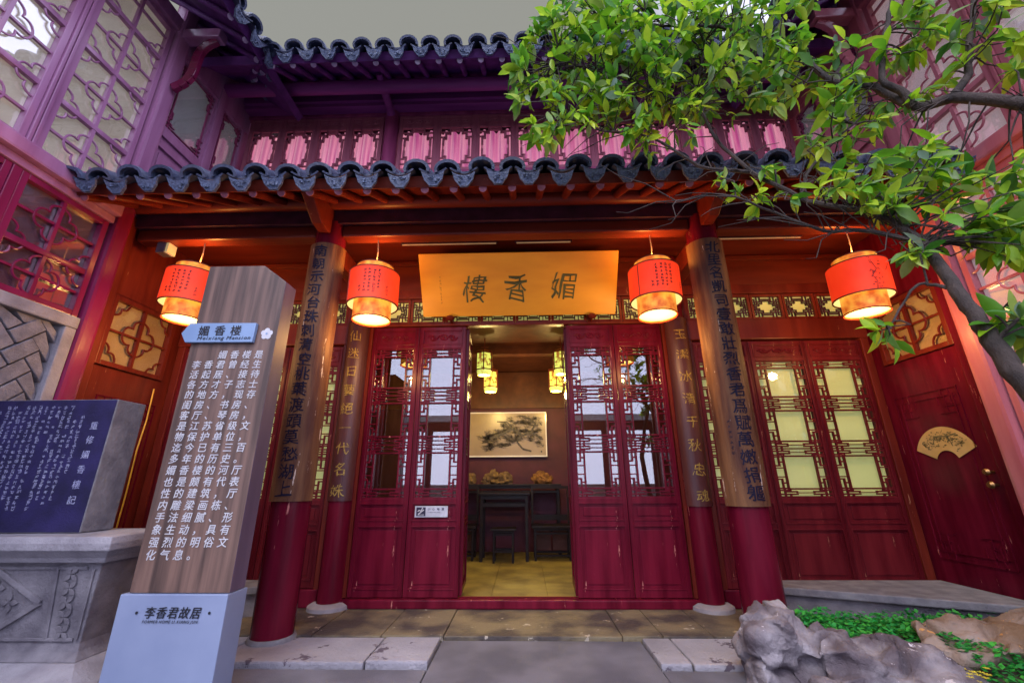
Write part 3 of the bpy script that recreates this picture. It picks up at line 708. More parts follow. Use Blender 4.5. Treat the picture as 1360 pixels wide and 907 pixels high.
    for off in (0,1):
        y0, y1, z0, z1 = 3.66+off*.05, 4.30-off*.05, .42+off*.06, 1.86-off*.06
        for q0,q1,r0,r1 in ((y0,y1,z0,z0+.012),(y0,y1,z1-.012,z1),(y0,y0+.012,z0,z1),(y1-.012,y1,z0,z1)): bx(b,.0,d+jit(),q0,q1,r0,r1)
        for yy, sy in ((y0,1),(y1,-1)):                 # stepped corners
            for zz, sz in ((z0,1),(z1,-1)):
                for u0,u1,w0,w1 in ((.0,.09,.07,.08),(.08,.09,.0,.15),(.0,.16,.15,.16),(.15,.16,.0,.08)):
                    a0,a1 = sorted((yy+sy*u0,yy+sy*u1)); c0,c1 = sorted((zz+sz*w0,zz+sz*w1)); bx(b,.0,d-.002+jit(),a0,a1,c0,c1)
    b.build('moulding','crimson lacquer',e)
    f = window(3.53,4.27,zc,zt,[],[(zc+zt)/2],[3.90],[(3.90,(zc+zt)/2,.16),(3.56,zc+.05,.15),(4.22,zc+.03,.13),(3.58,zt-.05,.13),(4.24,zt-.05,.13)],'red lacquer','window glass','porch_window',.045,'amber glazing')
    if s > 0:
        b = MB()
        for z, r in ((1.143,.028),(1.045,.030)):
            b.tube([(X-.0,3.60,z),(X-.04,3.60,z),(X-.055,3.60,z),(X-.075,3.60,z)],[.012,.012,r,r*.6],12)
        b.build('door_knob','brass',e,smooth='auto')
    # beam end and S-shaped strut carrying the eave
    b = MB(); bx(b,-.05,.50,3.31,3.43,5.86,5.99,.012); b.build('bracket_beam',m_up,root)
    b = MB(); c = []
    for k in range(11):
        t = k/10; dd = .10+.34*t+.055*math.sin(t*2*PI); z = 5.16+.70*t-.05*math.sin(t*2*PI); c.append((dd,z))
    for (d0,z0),(d1,z1) in zip(c,c[1:]): b.bar((X-s*d0,3.37,z0),(X-s*(d1+.004),3.37,z1+.004),.10,.055,(0,1,0))
    b.build('strut',m_post if s > 0 else 'magenta lacquer',root,bev=.008)
    b = MB(); b.tube([(X-s*.62,.0,6.10),(X-s*.62,4.35,6.10)],.06,14); b.build('eave_purlin','sky tinted beam',root,smooth='auto')
    b = MB()
    b.tube([(X-s*.02,4.4,6.32),(X-s*.88,3.5,5.80)],.05,10); b.build('valley_rafter','sky tinted soffit',root,smooth='auto')
    # eave running towards the courtyard
    Pw = (lambda u, v, z: Vector((-v, u, z))) if s < 0 else (lambda u, v, z: Vector((v, u, z)))
    def cutw(u): return max(0., (u-3.5)*1.0)
    roof_mb(.2, 4.4, 2.86, 5.77, 3.95, 6.54, .262, Pw, 'sky tinted soffit', root, 'plum rafter end', cut=cutw, phase=.3)
    return root
wing(-1, 'mauve-tinted side wing on the left with quatrefoil lattice windows above woven grey brickwork', 'sky tinted mauve', 'magenta lacquer', 'magenta lacquer', 'wing glass', 'wing glass', 2.45)
wing(1, 'rose red side wing on the right half hidden behind the leafy branches', 'rose lacquer', 'rose lacquer', 'rose lacquer', 'wing glass', 'wing glass', 1.3)

# ------------------------------------------------------------------ couplet boards wrapped round the columns
def couplet(name, cx, cy, r, z0, z1, txt, ink, board, size, label, wob, half, pitch=None, group=None, bold=.012, notes=None):
    root = thing(name, (cx,cy-r,z0), label, 'couplet board', group)
    b = MB(); n = 28; A = []
    for rr in (r, r-.016):
        A.append([(cx+rr*math.cos(t), cy+rr*math.sin(t)) for t in [-PI/2-half+2*half*k/n for k in range(n+1)]])
    P = A[0]+A[1][::-1]
    lo = [b.bm.verts.new((x,y,z0)) for x,y in P]; hi = [b.bm.verts.new((x,y,z1)) for x,y in P]; m = len(P)
    for k in range(m): b.face([lo[k],lo[(k+1)%m],hi[(k+1)%m],hi[k]])
    for k in range(n):
        for q in (lo, hi): b.face([q[k],q[k+1],q[m-2-k],q[m-1-k]])
    b.build('board', board, root, smooth='auto')
    fn = lambda x, y: (cx+(r+.004)*math.sin(x/r), cy-(r+.004)*math.cos(x/r), y)
    b = MB(); p = pitch or (z1-z0-.06)/len(txt)
    for i, ch in enumerate(txt):
        put(b, ch, fn, -size/2+random.uniform(-.006,.006), z1-.03-(i+1)*p+.02, size, bold=bold, wob=wob, cut=.014, sx=1.05, rot=random.uniform(-.05,.05))
    if notes:
        for k in range(7): strokes(b, fn, notes, z0+.62-.04*k, .03)
    b.build('inscription', ink, root)
    return root
G1 = 'couplet boards on the porch columns'
couplet('couplet_board', -1.82, 3.6, .168, .95, 3.25, '南朝示河台珠刺清空桃葉渡頭莫愁湖上', 'navy ink', 'couplet board', .125, 'curved wooden couplet board ending 莫愁湖上 on the left porch column beside the tall sign', .10, R(88), group=G1)
couplet('couplet_board', 1.82, 3.6, .168, .90, 3.22, '北里名凱司壹敢壯烈香君爲賦萬嫩捐軀', 'navy ink', 'couplet board', .125, 'curved wooden couplet board starting 北 on the right porch column above the rock', .10, R(88), group=G1, notes=-.12)
G2 = 'dark couplet boards on the door columns'
couplet('couplet_board', -1.735, 4.36, .126, .92, 2.75, '仙迷日藝絕一代名姝', 'gold paint', 'dark couplet board', .125, 'dark couplet board with gold characters 一代 left of the open door', .13, R(75), group=G2, bold=.0)
couplet('couplet_board', 1.735, 4.36, .126, .86, 2.75, '玉潔冰清千秋忠魂', 'gold paint', 'dark couplet board', .125, 'dark couplet board with gold characters 冰清千 right of the open door', .13, R(75), group=G2, bold=.0)

# ------------------------------------------------------------------ name board over the door
bl, br_, ybo, zbo, yto, zto = -1.02, 1.09, 4.29, 2.815, 3.90, 3.375
nb = thing('name_board', (.035,ybo,zbo), 'wide golden name board with green characters leaning out above the open door', 'sign')
hv = Vector((0,yto-ybo,zto-zbo)); hh = hv.length; hd = hv/hh; nv = Vector((0,-hd.z,hd.y))        # nv points to the viewer
fnb = lambda x, y, d=0.: Vector((bl,ybo,zbo))+Vector((x,0,0))+hd*y+nv*d
b = MB(); wB = br_-bl
P = [fnb(0,0),fnb(wB,0),fnb(wB,hh),fnb(0,hh)]; b.prism(P, -nv*.05); b.build('board','gilt board',nb,bev=.006)
b = MB()
for ch, x in (('樓',.585),('香',1.045),('媚',1.54)): put(b, ch, lambda a, c: fnb(a,c,.004), x-.15, .19, .31, bold=-.004, wob=.13, sx=.86, shear=.12)
for k in range(9): strokes(b, lambda a, c: fnb(a,c,.004), .20, .42-.035*k, .028, 3, .1)
b.build('inscription','gilt ink',nb)
for x in (.30, wB-.26):
    b = MB(); c = fnb(x,-.01,.03); b.lathe(c, [(.0,-.03),(.035,-.02),(.052,.0),(.035,.022),(.0,.03)], 14); b.tube([c, c+Vector((0,.10,.0))], .016, 8); b.build('support_peg','red lacquer',nb,smooth='auto')

# ------------------------------------------------------------------ red drum lanterns of the porch
def point(name, loc, e, c, parent, r=.05):
    d = bpy.data.lights.new(name, 'POINT'); o = bpy.data.objects.new(name, d); col.objects.link(o); d.energy = e; d.color = c; d.shadow_soft_size = r
    o.parent = parent; o.location = loc; return o
LZ = 2.62
LABELS = ['red drum lantern hanging at the far left beside the tall wooden sign',
          'red drum lantern hanging between the left porch column and the golden name board',
          'red drum lantern hanging between the golden name board and the right porch column',
          'red drum lantern painted with a plum branch hanging by the leafy branches at the right']
for i, x in enumerate((-3.13,-1.34,1.315,3.20)):
    y = 3.62; z = LZ+(.03 if i == 0 else 0)
    t = thing('drum_lantern', (x,y,z), LABELS[i], 'lantern', 'red lanterns under the porch eave')
    r = .232
    b = MB(); b.lathe((x,y,z), [(r,.04),(r,.36)], 48); b.build('shade','lantern red',t,smooth='auto')
    b = MB(); b.lathe((x,y,z), [(r-.006,.042),(r-.006,.358)], 48); b.build('lining','lantern lining',t,smooth='auto')
    b = MB(); b.lathe((x,y,z), [(.172,-.10),(.172,.44)], 40); b.build('inner_drum','lantern amber',t,smooth='auto')
    b = MB(); b.lathe((x,y,z), [(.002,-.085),(.166,-.085)], 40); b.build('diffuser','lantern lining',t)
    b = MB()
    for rr, zz in ((r,.04),(r,.36),(.172,-.10),(.172,.44)): b.lathe((x,y,z), [(rr-.008,zz-.004),(rr+.003,zz-.005),(rr+.003,zz+.005),(rr-.008,zz+.004),(rr-.008,zz-.004)], 44)
    if i < 3: b.bar((x-r*.80,y-r*.60-.001,z+.04),(x-r*.80,y-r*.60-.001,z+.36),.006,.006,(0,1,0))
    b.build('trim','lantern trim',t,smooth='auto')
    fn = lambda u, v: (x+(r+.002)*math.sin(u/r), y-(r+.002)*math.cos(u/r), z+.04+v)
    b = MB()
    if i < 3:
        u0 = -.02 if i == 1 else -.06 if i == 2 else -.02
        for c in range(4):
            for k in range(7 if c != 3 else 6): strokes(b, fn, u0+.042*c, .255-.034*k, .031, 5, .2)
        for k in range(2): strokes(b, fn, u0-.042, .09-.034*k, .031, 5, .2)
        for k in range(3): strokes(b, fn, .18, .10-.03*k, .04, 3, .12)
    else:
        q = [(-.05,.0),(-.035,.07),(-.06,.13),(-.02,.19),(-.045,.26)]
        for (a,c),(d,e2) in zip(q,q[1:]): b.mesh([fn(a-.003,c),fn(a+.003,c),fn(d+.0025,e2),fn(d-.0025,e2)],((0,1,2,3),))
        for k in range(26):
            a, c = random.choice(q); strokes(b, fn, a+random.uniform(-.03,.05), c+random.uniform(-.02,.05), .022, 3, .2)
        b.mesh([fn(.06,.18),fn(.065,.178),fn(.12,.25),fn(.118,.252)],((0,1,2,3),))
    b.build('inscription','lantern ink',t)
    b = MB(); b.tube([(x,y,z+.38),(x+.01,y,z+.62),(x+.0,y,z+.80),(x+.03,y,3.56)],.0055,6); b.tube([(x-.172,y,z+.40),(x,y,z+.42),(x+.172,y,z+.40)],.004,5)
    b.tube([(x-.05,y,3.535),(x+.02,y,3.50),(x+.06,y,3.535)],.004,5); b.build('cord','cord',t)
    t.rotation_euler = ((0,.02),(.012,-.015),(-.01,.02),(.02,.01))[i]+((.3,-.2,.5,1.1)[i]*.0,)
    point('lantern_lamp', (0,0,-.30), 11, (1,.50,.15), t)
    point('lantern_lamp', (0,0,.50), 6, (1,.42,.09), t)

# lamp tubes under the porch ceiling and a small floodlight
for x0, x1, lb in ((-1.24,-.18,'thin pale lamp tube under the porch ceiling left of the name board centre'),(.0,.62,'short thin lamp tube under the porch ceiling above the characters 香 and 媚'),(2.15,3.05,'thin lamp tube under the porch ceiling right of the right porch column')):
    t = thing('lamp_tube', ((x0+x1)/2,3.97,3.54), lb, 'lamp', 'lamp tubes under the porch ceiling')
    b = MB(); b.box(x0,x1,3.955,3.985,3.535,3.558,bev=.004); b.build('housing','dark timber',t)
    b = MB(); b.tube([(x0+.02,3.965,3.528),(x1-.02,3.965,3.528)],.008,8); b.build('tube','strip tube',t)
t = thing('floodlight', (-3.5,3.62,3.36), 'small grey floodlight with warm face under the left end of the lintel', 'lamp')
b = MB(); b.box(-3.56,-3.47,3.57,3.68,3.26,3.375,bev=.008); b.build('housing','grey housing',t)
b = MB(); b.box(-3.469,-3.44,3.575,3.675,3.265,3.37,bev=.004); b.build('lens','warm lamp face',t)
b = MB(); b.tube([(-3.50,3.62,3.375),(-3.50,3.62,3.50)],.01,6); b.build('arm','grey housing',t)

# ------------------------------------------------------------------ things in the room
def silk_lantern(x, y, z, label):
    t = thing('silk_lantern', (x,y,z), label, 'lantern', 'painted lanterns in the room')
    r = .118; h = .275; k = [(x+r*math.cos(a), y+r*math.sin(a)) for a in [i*PI/3+PI/6 for i in range(6)]]
    b = MB(); b.mesh([(px,py,zz) for zz in (z+.04,z+h) for px,py in k], [(i,(i+1)%6,(i+1)%6+6,i+6) for i in range(6)]); b.build('shade','silk lamp',t)
    b = MB(); b.lathe((x,y,z),[(.085,-.03),(.10,.0),(.105,.05)],18); b.lathe((x,y,z),[(.001,-.03),(.085,-.03)],18); b.build('diffuser','silk lamp lit',t,smooth='auto')
    b = MB()
    for i in range(6):
        p, q = k[i], k[(i+1)%6]
        b.bar((*p,z+.02),(*p,z+h+.03),.014,.014,(1,0,0))
        for zz in (z+.04,z+h): b.bar((*p,zz),(*q,zz),.012,.014)
        b.bar((*p,z+h+.03),(x,y,z+h+.07),.008,.008,(0,.1,1))
    b.tube([(x,y,z+h+.06),(x,y,3.0)],.007,6); b.bar((x-.05,y,z+h+.10),(x+.05,y,z+h+.10),.012,.012); b.build('frame','lantern trim',t)
    point('silk_lamp', (0,0,-.10), 10, (1,.68,.22), t)
silk_lantern(-.46, 5.6, 2.50, 'painted yellow lantern just inside the door, higher of the left two')
silk_lantern(-.43, 6.35, 2.42, 'painted yellow lantern deeper in the room, lower of the left two')
silk_lantern(.60, 5.6, 2.50, 'painted lantern half hidden by the open door leaf, higher of the right two')
silk_lantern(.575, 6.35, 2.42, 'painted lantern by the open door leaf, lower of the right two')

pt = thing('hanging_painting', (-.21,7.5,1.5), 'wide ink painting of a gnarled pine on the back wall of the room', 'painting')
b = MB(); b.box(-.87,.45,7.47,7.499,1.51,2.235); b.build('paper','picture paper',pt)
b = MB()
for x0,x1,z0,z1 in ((-.89,.47,1.49,1.51),(-.89,.47,2.235,2.255),(-.89,-.87,1.51,2.235),(.45,.47,1.51,2.235)): b.box(x0,x1,7.462,7.499,z0,z1)
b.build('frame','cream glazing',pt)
b = MB()
rng = random.Random(3)
def needle_clump(cx, cz, r):
    for _ in range(34):
        a = rng.uniform(-.3,PI+.3); l = r*rng.uniform(.5,1.1); ox, oz = cx+rng.uniform(-r,r)*.7, cz+rng.uniform(-r,r)*.35
        dx, dz = math.cos(a)*l, math.sin(a)*l*.8; w = .0045
        P = [(ox,oz),(ox+w,oz+w),(ox+dx,oz+dz)]
        if all(-.85 < p[0] < .43 and 1.53 < p[1] < 2.215 for p in P): b.poly([(p[0],7.466,p[1]) for p in P])
for pts, w in (([(.38,1.80),(.20,1.90),(.05,1.85),(-.12,1.97),(-.30,1.88),(-.52,1.80)],.024),([(.05,1.86),(-.05,1.74),(.05,1.62),(.20,1.58)],.018),([(.20,1.90),(.28,2.06),(.14,2.15)],.016),([(-.12,1.97),(-.22,2.08),(-.40,2.09)],.012)):
    for (a,c),(d,e2) in zip(pts,pts[1:]):
        l = math.hypot(d-a,e2-c); nx, nz = -(e2-c)/l*w, (d-a)/l*w; b.poly([(p,7.4655-random.uniform(0,.0008),q) for p,q in ((a-nx,c-nz),(d-nx*.8,e2-nz*.8),(d+nx*.8,e2+nz*.8),(a+nx,c+nz))])
for _ in range(120):
    t2 = rng.random(); cx = .36-1.0*t2; needle_clump(cx+rng.uniform(-.08,.08), 1.90+.10*math.sin(t2*5)+rng.uniform(-.27,.24)*(1-.45*t2)-.06*t2, rng.uniform(.05,.10))
b.box(.36,.385,7.4645,7.4655,1.56,1.59)
b.build('brushwork','ink wash',pt)

def table(name, x0, x1, y0, y1, h, label, cat, top=.035, leg=.045, low=None, apron=.10, group=None):
    t = thing(name, ((x0+x1)/2,(y0+y1)/2,.004), label, cat, group)
    b = MB(); b.box(x0,x1,y0,y1,h-top,h,bev=.006); b.build('table_top' if h > .6 else 'seat','black lacquer furniture',t)
    for x in (x0+.03,x1-.03-leg):
        for y in (y0+.03,y1-.03-leg):
            b = MB(); b.box(x,x+leg,y,y+leg,.004,h-top-.001,bev=.004); b.build('leg','black lacquer furniture',t)
    b = MB()
    for y in (y0+.035,y1-.035-leg*.6): b.box(x0+.03+leg,x1-.03-leg,y,y+leg*.6,h-top-apron*.35,h-top-.002); b.box(x0+.03+leg,x1-.03-leg,y+.004,y+leg*.5,h-top-apron,h-top-apron*.7)
    for x in (x0+.035,x1-.035-leg*.6): b.box(x,x+leg*.6,y0+.03+leg,y1-.03-leg,h-top-apron*.35,h-top-.002)
    if low:
        for y in (y0+.035,y1-.035-leg*.6): b.box(x0+.03+leg,x1-.03-leg,y,y+leg*.6,low,low+.028)
        for x in (x0+.035,x1-.035-leg*.6): b.box(x,x+leg*.6,y0+.03+leg,y1-.03-leg,low,low+.028)
    b.build('stretcher','black lacquer furniture',t); return t
table('altar_table', -1.0, .66, 7.12, 7.44, 1.05, 'long black altar table under the ink painting carrying the rocks', 'table')
table('square_table', -.62, .15, 6.62, 7.08, .93, 'black square table in front of the long altar table', 'table', apron=.16)
table('stool', -.42, -.06, 6.50, 6.80, .45, 'small black stool standing in front of the square table', 'stool', top=.03, leg=.03, apron=.06, low=.14)
def armchair(x, label):
    y0, y1 = 6.68, 7.1
    t = table('side_chair', x-.30, x+.30, y0, y1, .47, label, 'chair', leg=.035, low=.06, apron=.08, group='side chairs in the room')
    b = MB(); b.box(x-.26,x+.26,y1-.05,y1-.02,.52,.60); b.box(x-.30,x-.265,y1-.05,y1-.015,.47,.98); b.box(x+.265,x+.30,y1-.05,y1-.015,.47,.98); b.box(x-.30,x+.30,y1-.05,y1-.015,.98,1.02); b.build('back_frame','black lacquer furniture',t)
    b = MB(); b.box(x-.24,x-.01,y1-.06,y1-.03,.10,.42); b.box(x+.02,x+.24,y1-.06,y1-.03,.10,.42); b.build('panel','room timber',t)
armchair(.47, 'black framed side chair with reddish panels right of the square table')
armchair(-.95, 'black framed side chair mostly hidden left of the square table')

# rocks: lumps merged, then broken up by noise
def rock(name, lumps, m, label, cat, vox=.02, amp=.05, freq=3.2, flat=None, group=None, crack=.5):
    b = MB()
    rk = random.Random(len(label)+int(lumps[0][0][0]*100))
    for (c, r) in lumps:                                # each lump is an ellipsoid with flat faces knocked off
        g = bmesh.ops.create_icosphere(b.bm, subdivisions=5, radius=1)['verts']
        for _ in range(15):
            n = Vector((rk.gauss(0,1),rk.gauss(0,1),rk.gauss(0,1))).normalized(); h = rk.uniform(.60,.88)
            for v in g:
                dd = v.co.dot(n)-h
                if dd > 0: v.co -= n*dd*.94
        mx = Matrix.Translation(c) @ Matrix.Diagonal((*r,1))
        for v in g: v.co = mx @ (v.co*1.16)
    me = bpy.data.meshes.new('tmp'); b.bm.to_mesh(me); b.bm.free(); o = bpy.data.objects.new('tmp', me); col.objects.link(o)
    md = o.modifiers.new('r','REMESH'); md.mode = 'VOXEL'; md.voxel_size = vox
    dg = bpy.context.evaluated_depsgraph_get(); dg.update(); me2 = bpy.data.meshes.new_from_object(o.evaluated_get(dg)); bpy.data.objects.remove(o)
    bm = bmesh.new(); bm.from_mesh(me2); bmesh.ops.smooth_vert(bm, verts=bm.verts, factor=.5, use_axis_x=True, use_axis_y=True, use_axis_z=True); bm.normal_update()
    zmin = min(v.co.z for v in bm.verts)
    nn = [v.normal.copy() for v in bm.verts]
    for v, n in zip(bm.verts, nn):
        p = v.co*freq
        w = noise.noise(p*.9+Vector((5,2,9))); st = noise.noise(Vector((p.x*.5,p.y*.5,p.z*3.2))+noise.noise_vector(p*.5)*.7)
        d = .75*noise.fractal(p*.7, 1.1, 2.1, 6) - crack*1.1*max(0, 1-abs(w)*11) + .30*st - .9*max(0, noise.noise(p*1.5+Vector((8,1,4)))-.30)*2
        d += .34*noise.hetero_terrain(p*2.6, .7, 2.2, 6, .3) - .06
        c = 0
        v.co += n*amp*(d+c)
    if flat is not None:
        for v in bm.verts: v.co.z = max(v.co.z, flat)
    b = MB(); b.bm.free(); b.bm = bm
    for f in bm.faces: f.smooth = True
    zs = min(v.co.z for v in bm.verts); cx = sum(v.co.x for v in bm.verts)/len(bm.verts); cy = sum(v.co.y for v in bm.verts)/len(bm.verts)
    o = b.build(name, m, origin=(cx,cy,zs), smooth='auto'); tag(o, label, cat, group)
    return o
rock('scholar_rock', [((-.52,7.24,1.11),(.11,.07,.09)),((-.44,7.24,1.17),(.07,.06,.12)),((-.24,7.24,1.12),(.13,.07,.11)),((-.34,7.24,1.08),(.2,.08,.05))], 'scholar rock', 'brown twin-peaked ornamental rock on the altar table', 'rock', .016, .035, 9, 1.05)
rock('scholar_rock', [((.36,7.24,1.13),(.15,.09,.10)),((.33,7.24,1.16),(.08,.07,.09))], 'orange rock', 'orange rounded ornamental rock at the right end of the altar table', 'rock', .016, .04, 9, 1.05)
rock('scholar_rock', [((-.83,7.24,1.12),(.12,.08,.10))], 'scholar rock', 'small ornamental rock at the left end of the altar table', 'rock', .016, .03, 9, 1.05)

# ------------------------------------------------------------------ tall information sign
sg = thing('information_sign', (-1.93,2.77,-.06), 'tall grey-brown wooden information sign with white writing on a pale blue base', 'sign')
SX0, SX1, SY, SZ0, SZ1 = -2.222, -1.632, 2.70, .49, 2.60
b = MB(); b.prism([(SX0,SY,SZ0),(SX1,SY,SZ0),(SX1,SY,2.465),(-1.815,SY,SZ1),(SX0,SY,SZ1)], (0,.14,0))
b.bm.normal_update()
for f in b.bm.faces: f.material_index = 0 if abs(f.normal.y) > .9 else 1
b.build('body',['sign timber','sign flank'],sg,bev=.003)
b = MB(); b.box(-2.258,-1.628,2.685,2.865,-.06,.487,bev=.006); b.build('base','powder blue metal',sg)
b = MB(); b.box(-2.30,-1.56,2.64,3.0,-.058,-.04,bev=.004); b.build('base_plate','pale stone',sg)
b = MB(); b.prism([(-2.245,SY-.001,2.005),(-1.775,SY-.001,2.0),(-1.77,SY-.001,2.14),(-2.24,SY-.001,2.145),(-2.285,SY-.001,2.07)],(0,-.028,0)); npl = b.build('name_plate','plate blue',sg,bev=.003)
b = MB(); fs = lambda d: (lambda x, y: (x,SY-d,y))
line(b,'媚香楼',fs(.031),-2.165,2.056,.078,pitch=.112,bold=.018)
line(b,'Meixiang Mansion',fs(.031),-2.165,2.020,.036,bold=.012,shear=.25,sx=1.18)
b.build('plate_lettering','black ink',npl)
rows = ['　　媚香楼是','李香君曾经生','活起居、接待','各方才子志士','的地方，现存','闺房、书房、','客厅、琴房，','是江苏省级文','物保护单位，','迄今已有三百','多年的历史。','媚香楼的河厅','也是颇有代表','性的建筑，厅','内雕梁画栋、','手法细腻、形','象生动，具有','强烈的明俗文','化气息。']
b = MB(); pz = 1.30/len(rows)
for i, rw in enumerate(rows):
    for k, ch in enumerate(rw):
        if ch != '　': put(b, ch, fs(.003), -2.178+k*.0835, 1.897-i*pz, .061, bold=.016, shear=.12)
b.build('writing','white paint',sg)
b = MB()
for k in range(5):
    a = k*2*PI/5+.3; cx, cz = -1.70+.024*math.cos(a), 2.068+.024*math.sin(a)
    b.poly([(cx+.019*math.cos(t),SY-.003-.0003*k,cz+.019*math.sin(t)) for t in [q*2*PI/12 for q in range(12)]])
b.build('flower_emblem','white paint',sg)
b = MB(); b.poly([(-1.70+.008*math.cos(t),SY-.0055,2.068+.008*math.sin(t)) for t in [q*2*PI/10 for q in range(10)]]); b.build('emblem_eye','plate blue',sg)
b = MB(); fb = lambda x, y: (x,2.681,y)
line(b,'李香君故居',fb,-2.09,.373,.062,pitch=.066,bold=.02,shear=.15)
line(b,'FORMER HOME LI XIANG JUN',fb,-2.092,.345,.0205,bold=.015,shear=.2)
for x in (-2.135,-1.715): b.poly([(x+.008*math.cos(t),2.681,.395+.008*math.sin(t)) for t in [q*2*PI/12 for q in range(12)]])
b.build('base_lettering','black ink',sg)

# ------------------------------------------------------------------ carved stele on its pedestal
SYs = 2.92
b = MB(); b.box(-4.5+.0,-2.84,SYs,SYs+.235,.785,1.665,bev=.008)
st = thing('stone_stele', (-3.3,SYs,.785), 'dark navy stone stele covered in small white carved writing on the left pedestal', 'stele')
b.bm.clear(); b.box(-3.72,-2.84,SYs,SYs+.235,.785,1.665,bev=.008); b.build('slab','grey stone',st)
b = MB(); b.box(-3.715,-2.846,SYs-.003,SYs+.002,.79,1.66); b.build('inscribed_face','stele slate',st)
b = MB(); fz = lambda x, y: (x,SYs-.0045,y)
for i, ch in enumerate('重修媚香樓記'): put(b, ch, fz, -2.985, 1.455-i*.098, .058, wob=.06, bold=.01)
for c in range(14):
    x = -3.05-.047*c; n0 = 0 if c else 2; nmax = random.choice((19,20,21,21)) if c not in (0,5) else (14 if c == 0 else 8)
    for k in range(n0, nmax):
        if random.random() < .93: strokes(b, fz, x-.026+random.uniform(-.003,.003), 1.590-.0335*k+random.uniform(-.003,.003), random.uniform(.028,.036), 6, .15)
b.build('inscription','stele white',st)
pd = thing('stone_pedestal', (-3.1,3.0,-.06), 'grey carved stone pedestal with diamond relief under the navy stele', 'pedestal')
def stack(b, prof, x1, y0, x0=-3.74, y1=3.25):      # prof: (overhang, z)
    rings = [[b.bm.verts.new(p) for p in ((x0,y0-o,z),(x1+o,y0-o,z),(x1+o,y1,z),(x0,y1,z))] for o, z in prof]
    for r0, r1 in zip(rings, rings[1:]):
        for k in range(4): b.face([r0[k],r0[(k+1)%4],r1[(k+1)%4],r1[k]])
    b.face(rings[0][::-1]); b.face(rings[-1])
b = MB(); stack(b,[(.10,.63),(.115,.66),(.155,.70),(.165,.705),(.165,.745),(.15,.782)],-2.60,2.89); b.build('cornice','pale stone',pd,bev=.006)
b = MB(); stack(b,[(.06,.10),(.02,.14),(.0,.18),(.06,.628)],-2.62,2.90); b.build('body','carved stone',pd,bev=.006)
b = MB(); stack(b,[(.26,-.06),(.26,.0),(.24,.02),(.15,.06),(.07,.099)],-2.62,2.90); b.build('plinth','pale stone',pd,bev=.008)
b = MB()
ff = lambda x, z, d=0.: Vector((x, 2.90-(z-.18)/.448*.06-.001-d, z))
def strip(b, x0, z0, x1, z1, w=.022, d=.014):
    p, q = ff(x0,z0,d*.5), ff(x1,z1,d*.5); b.bar(p,q,w,d,(0,1,0))
for x0,z0,x1,z1 in ((-3.74,.595,-2.64,.595),(-2.83,.20,-2.83,.59),(-2.64,.20,-2.60,.59),(-3.74,.20,-2.66,.20)): strip(b,x0,z0,x1,z1,.018,.010)
for c in (-3.20,):
    D = [(c,.58),(c+.30,.40),(c,.22),(c-.30,.40)]
    for (a,e2),(f,g) in zip(D,D[1:]+D[:1]): strip(b,a,e2,f,g,.03,.018)
def petal(b, cx, cz, a, l, w):
    pts = []
    for k in range(9):
        t = k/8; pts.append((t*l, w*math.sin(PI*t)))
    for k in range(7,0,-1):
        t = k/8; pts.append((t*l, -w*math.sin(PI*t)))
    P = [ff(cx+u*math.cos(a)-v*math.sin(a), cz+u*math.sin(a)+v*math.cos(a)) for u, v in pts]
    b.prism(P,(0,-.012,0))
for cx, cz in ((-3.20,.48),(-3.20,.33),(-3.30,.40),(-3.10,.40)):
    for k in range(4): petal(b,cx,cz,k*PI/2+PI/4*0,.06,.016)
for k in range(5):
    cx, cz = -2.735, .24+k*.08
    for q in range(4): petal(b,cx,cz,q*PI/2+PI/4,.055,.014)
b.build('relief','carved stone',pd,bev=.003)

# ------------------------------------------------------------------ stone ledges at both sides of the porch
for s, lb in ((-1,'low grey stone ledge at the foot of the left bay behind the sign'),(1,'low grey stone ledge along the right bay behind the rocks')):
    t = thing('stone_ledge', (s*2.9,3.7,-.1), lb, 'ledge', 'stone ledges beside the porch')
    b = MB(); P = [(s*2.24,4.08),(s*3.78,3.44),(s*3.78,4.345),(s*2.24,4.345)]
    b.prism([(x,y,.175) for x,y in P],(0,0,.06)); b.build('slab_top','grey stone',t,bev=.01)
    b = MB(); P = [(s*2.27,4.12),(s*3.77,3.50),(s*3.77,4.34),(s*2.27,4.34)]
    b.prism([(x,y,-.12) for x,y in P],(0,0,.294)); b.build('riser','carved stone',t)

# rockery, planting
rock('garden_rock', [((1.60,2.98,.10),(.24,.22,.25)),((1.47,2.94,.06),(.15,.15,.23)),((1.84,2.90,.09),(.26,.22,.22)),((2.10,2.82,.04),(.27,.22,.20)),((1.72,2.70,-.05),(.30,.18,.18)),((2.25,2.72,-.03),(.2,.18,.16))], 'rockery stone', 'large craggy grey rock at the foot of the right porch column', 'rock', .0105, .070, 3.6, -.12)
rock('garden_rock', [((2.82,2.94,.15),(.42,.20,.17)),((3.10,2.92,.17),(.32,.22,.19)),((2.56,3.02,.22),(.18,.10,.08))], 'ochre stone', 'wedge-shaped ochre and grey rock lying among green ground cover by the right edge', 'rock', .0115, .058, 3.6, -.12)
b = MB(); nx, ny = 40, 26
vv = []
for j in range(ny+1):
    for i in range(nx+1):
        x = 1.62+2.15*i/nx; y = 2.35+1.0*j/ny+.35*(1-i/nx)*(j/ny); vv.append((x,y,-.12+.26*min(1,j/9)*min(1,i/6)+.03*noise.noise((x*4,y*4,0))))
b.mesh(vv, [(j*(nx+1)+i,j*(nx+1)+i+1,(j+1)*(nx+1)+i+1,(j+1)*(nx+1)+i) for j in range(ny) for i in range(nx)])
tag(b.build('planting_bed','soil',smooth=True), None, None, kind='structure')
b = MB(); rg = random.Random(11)
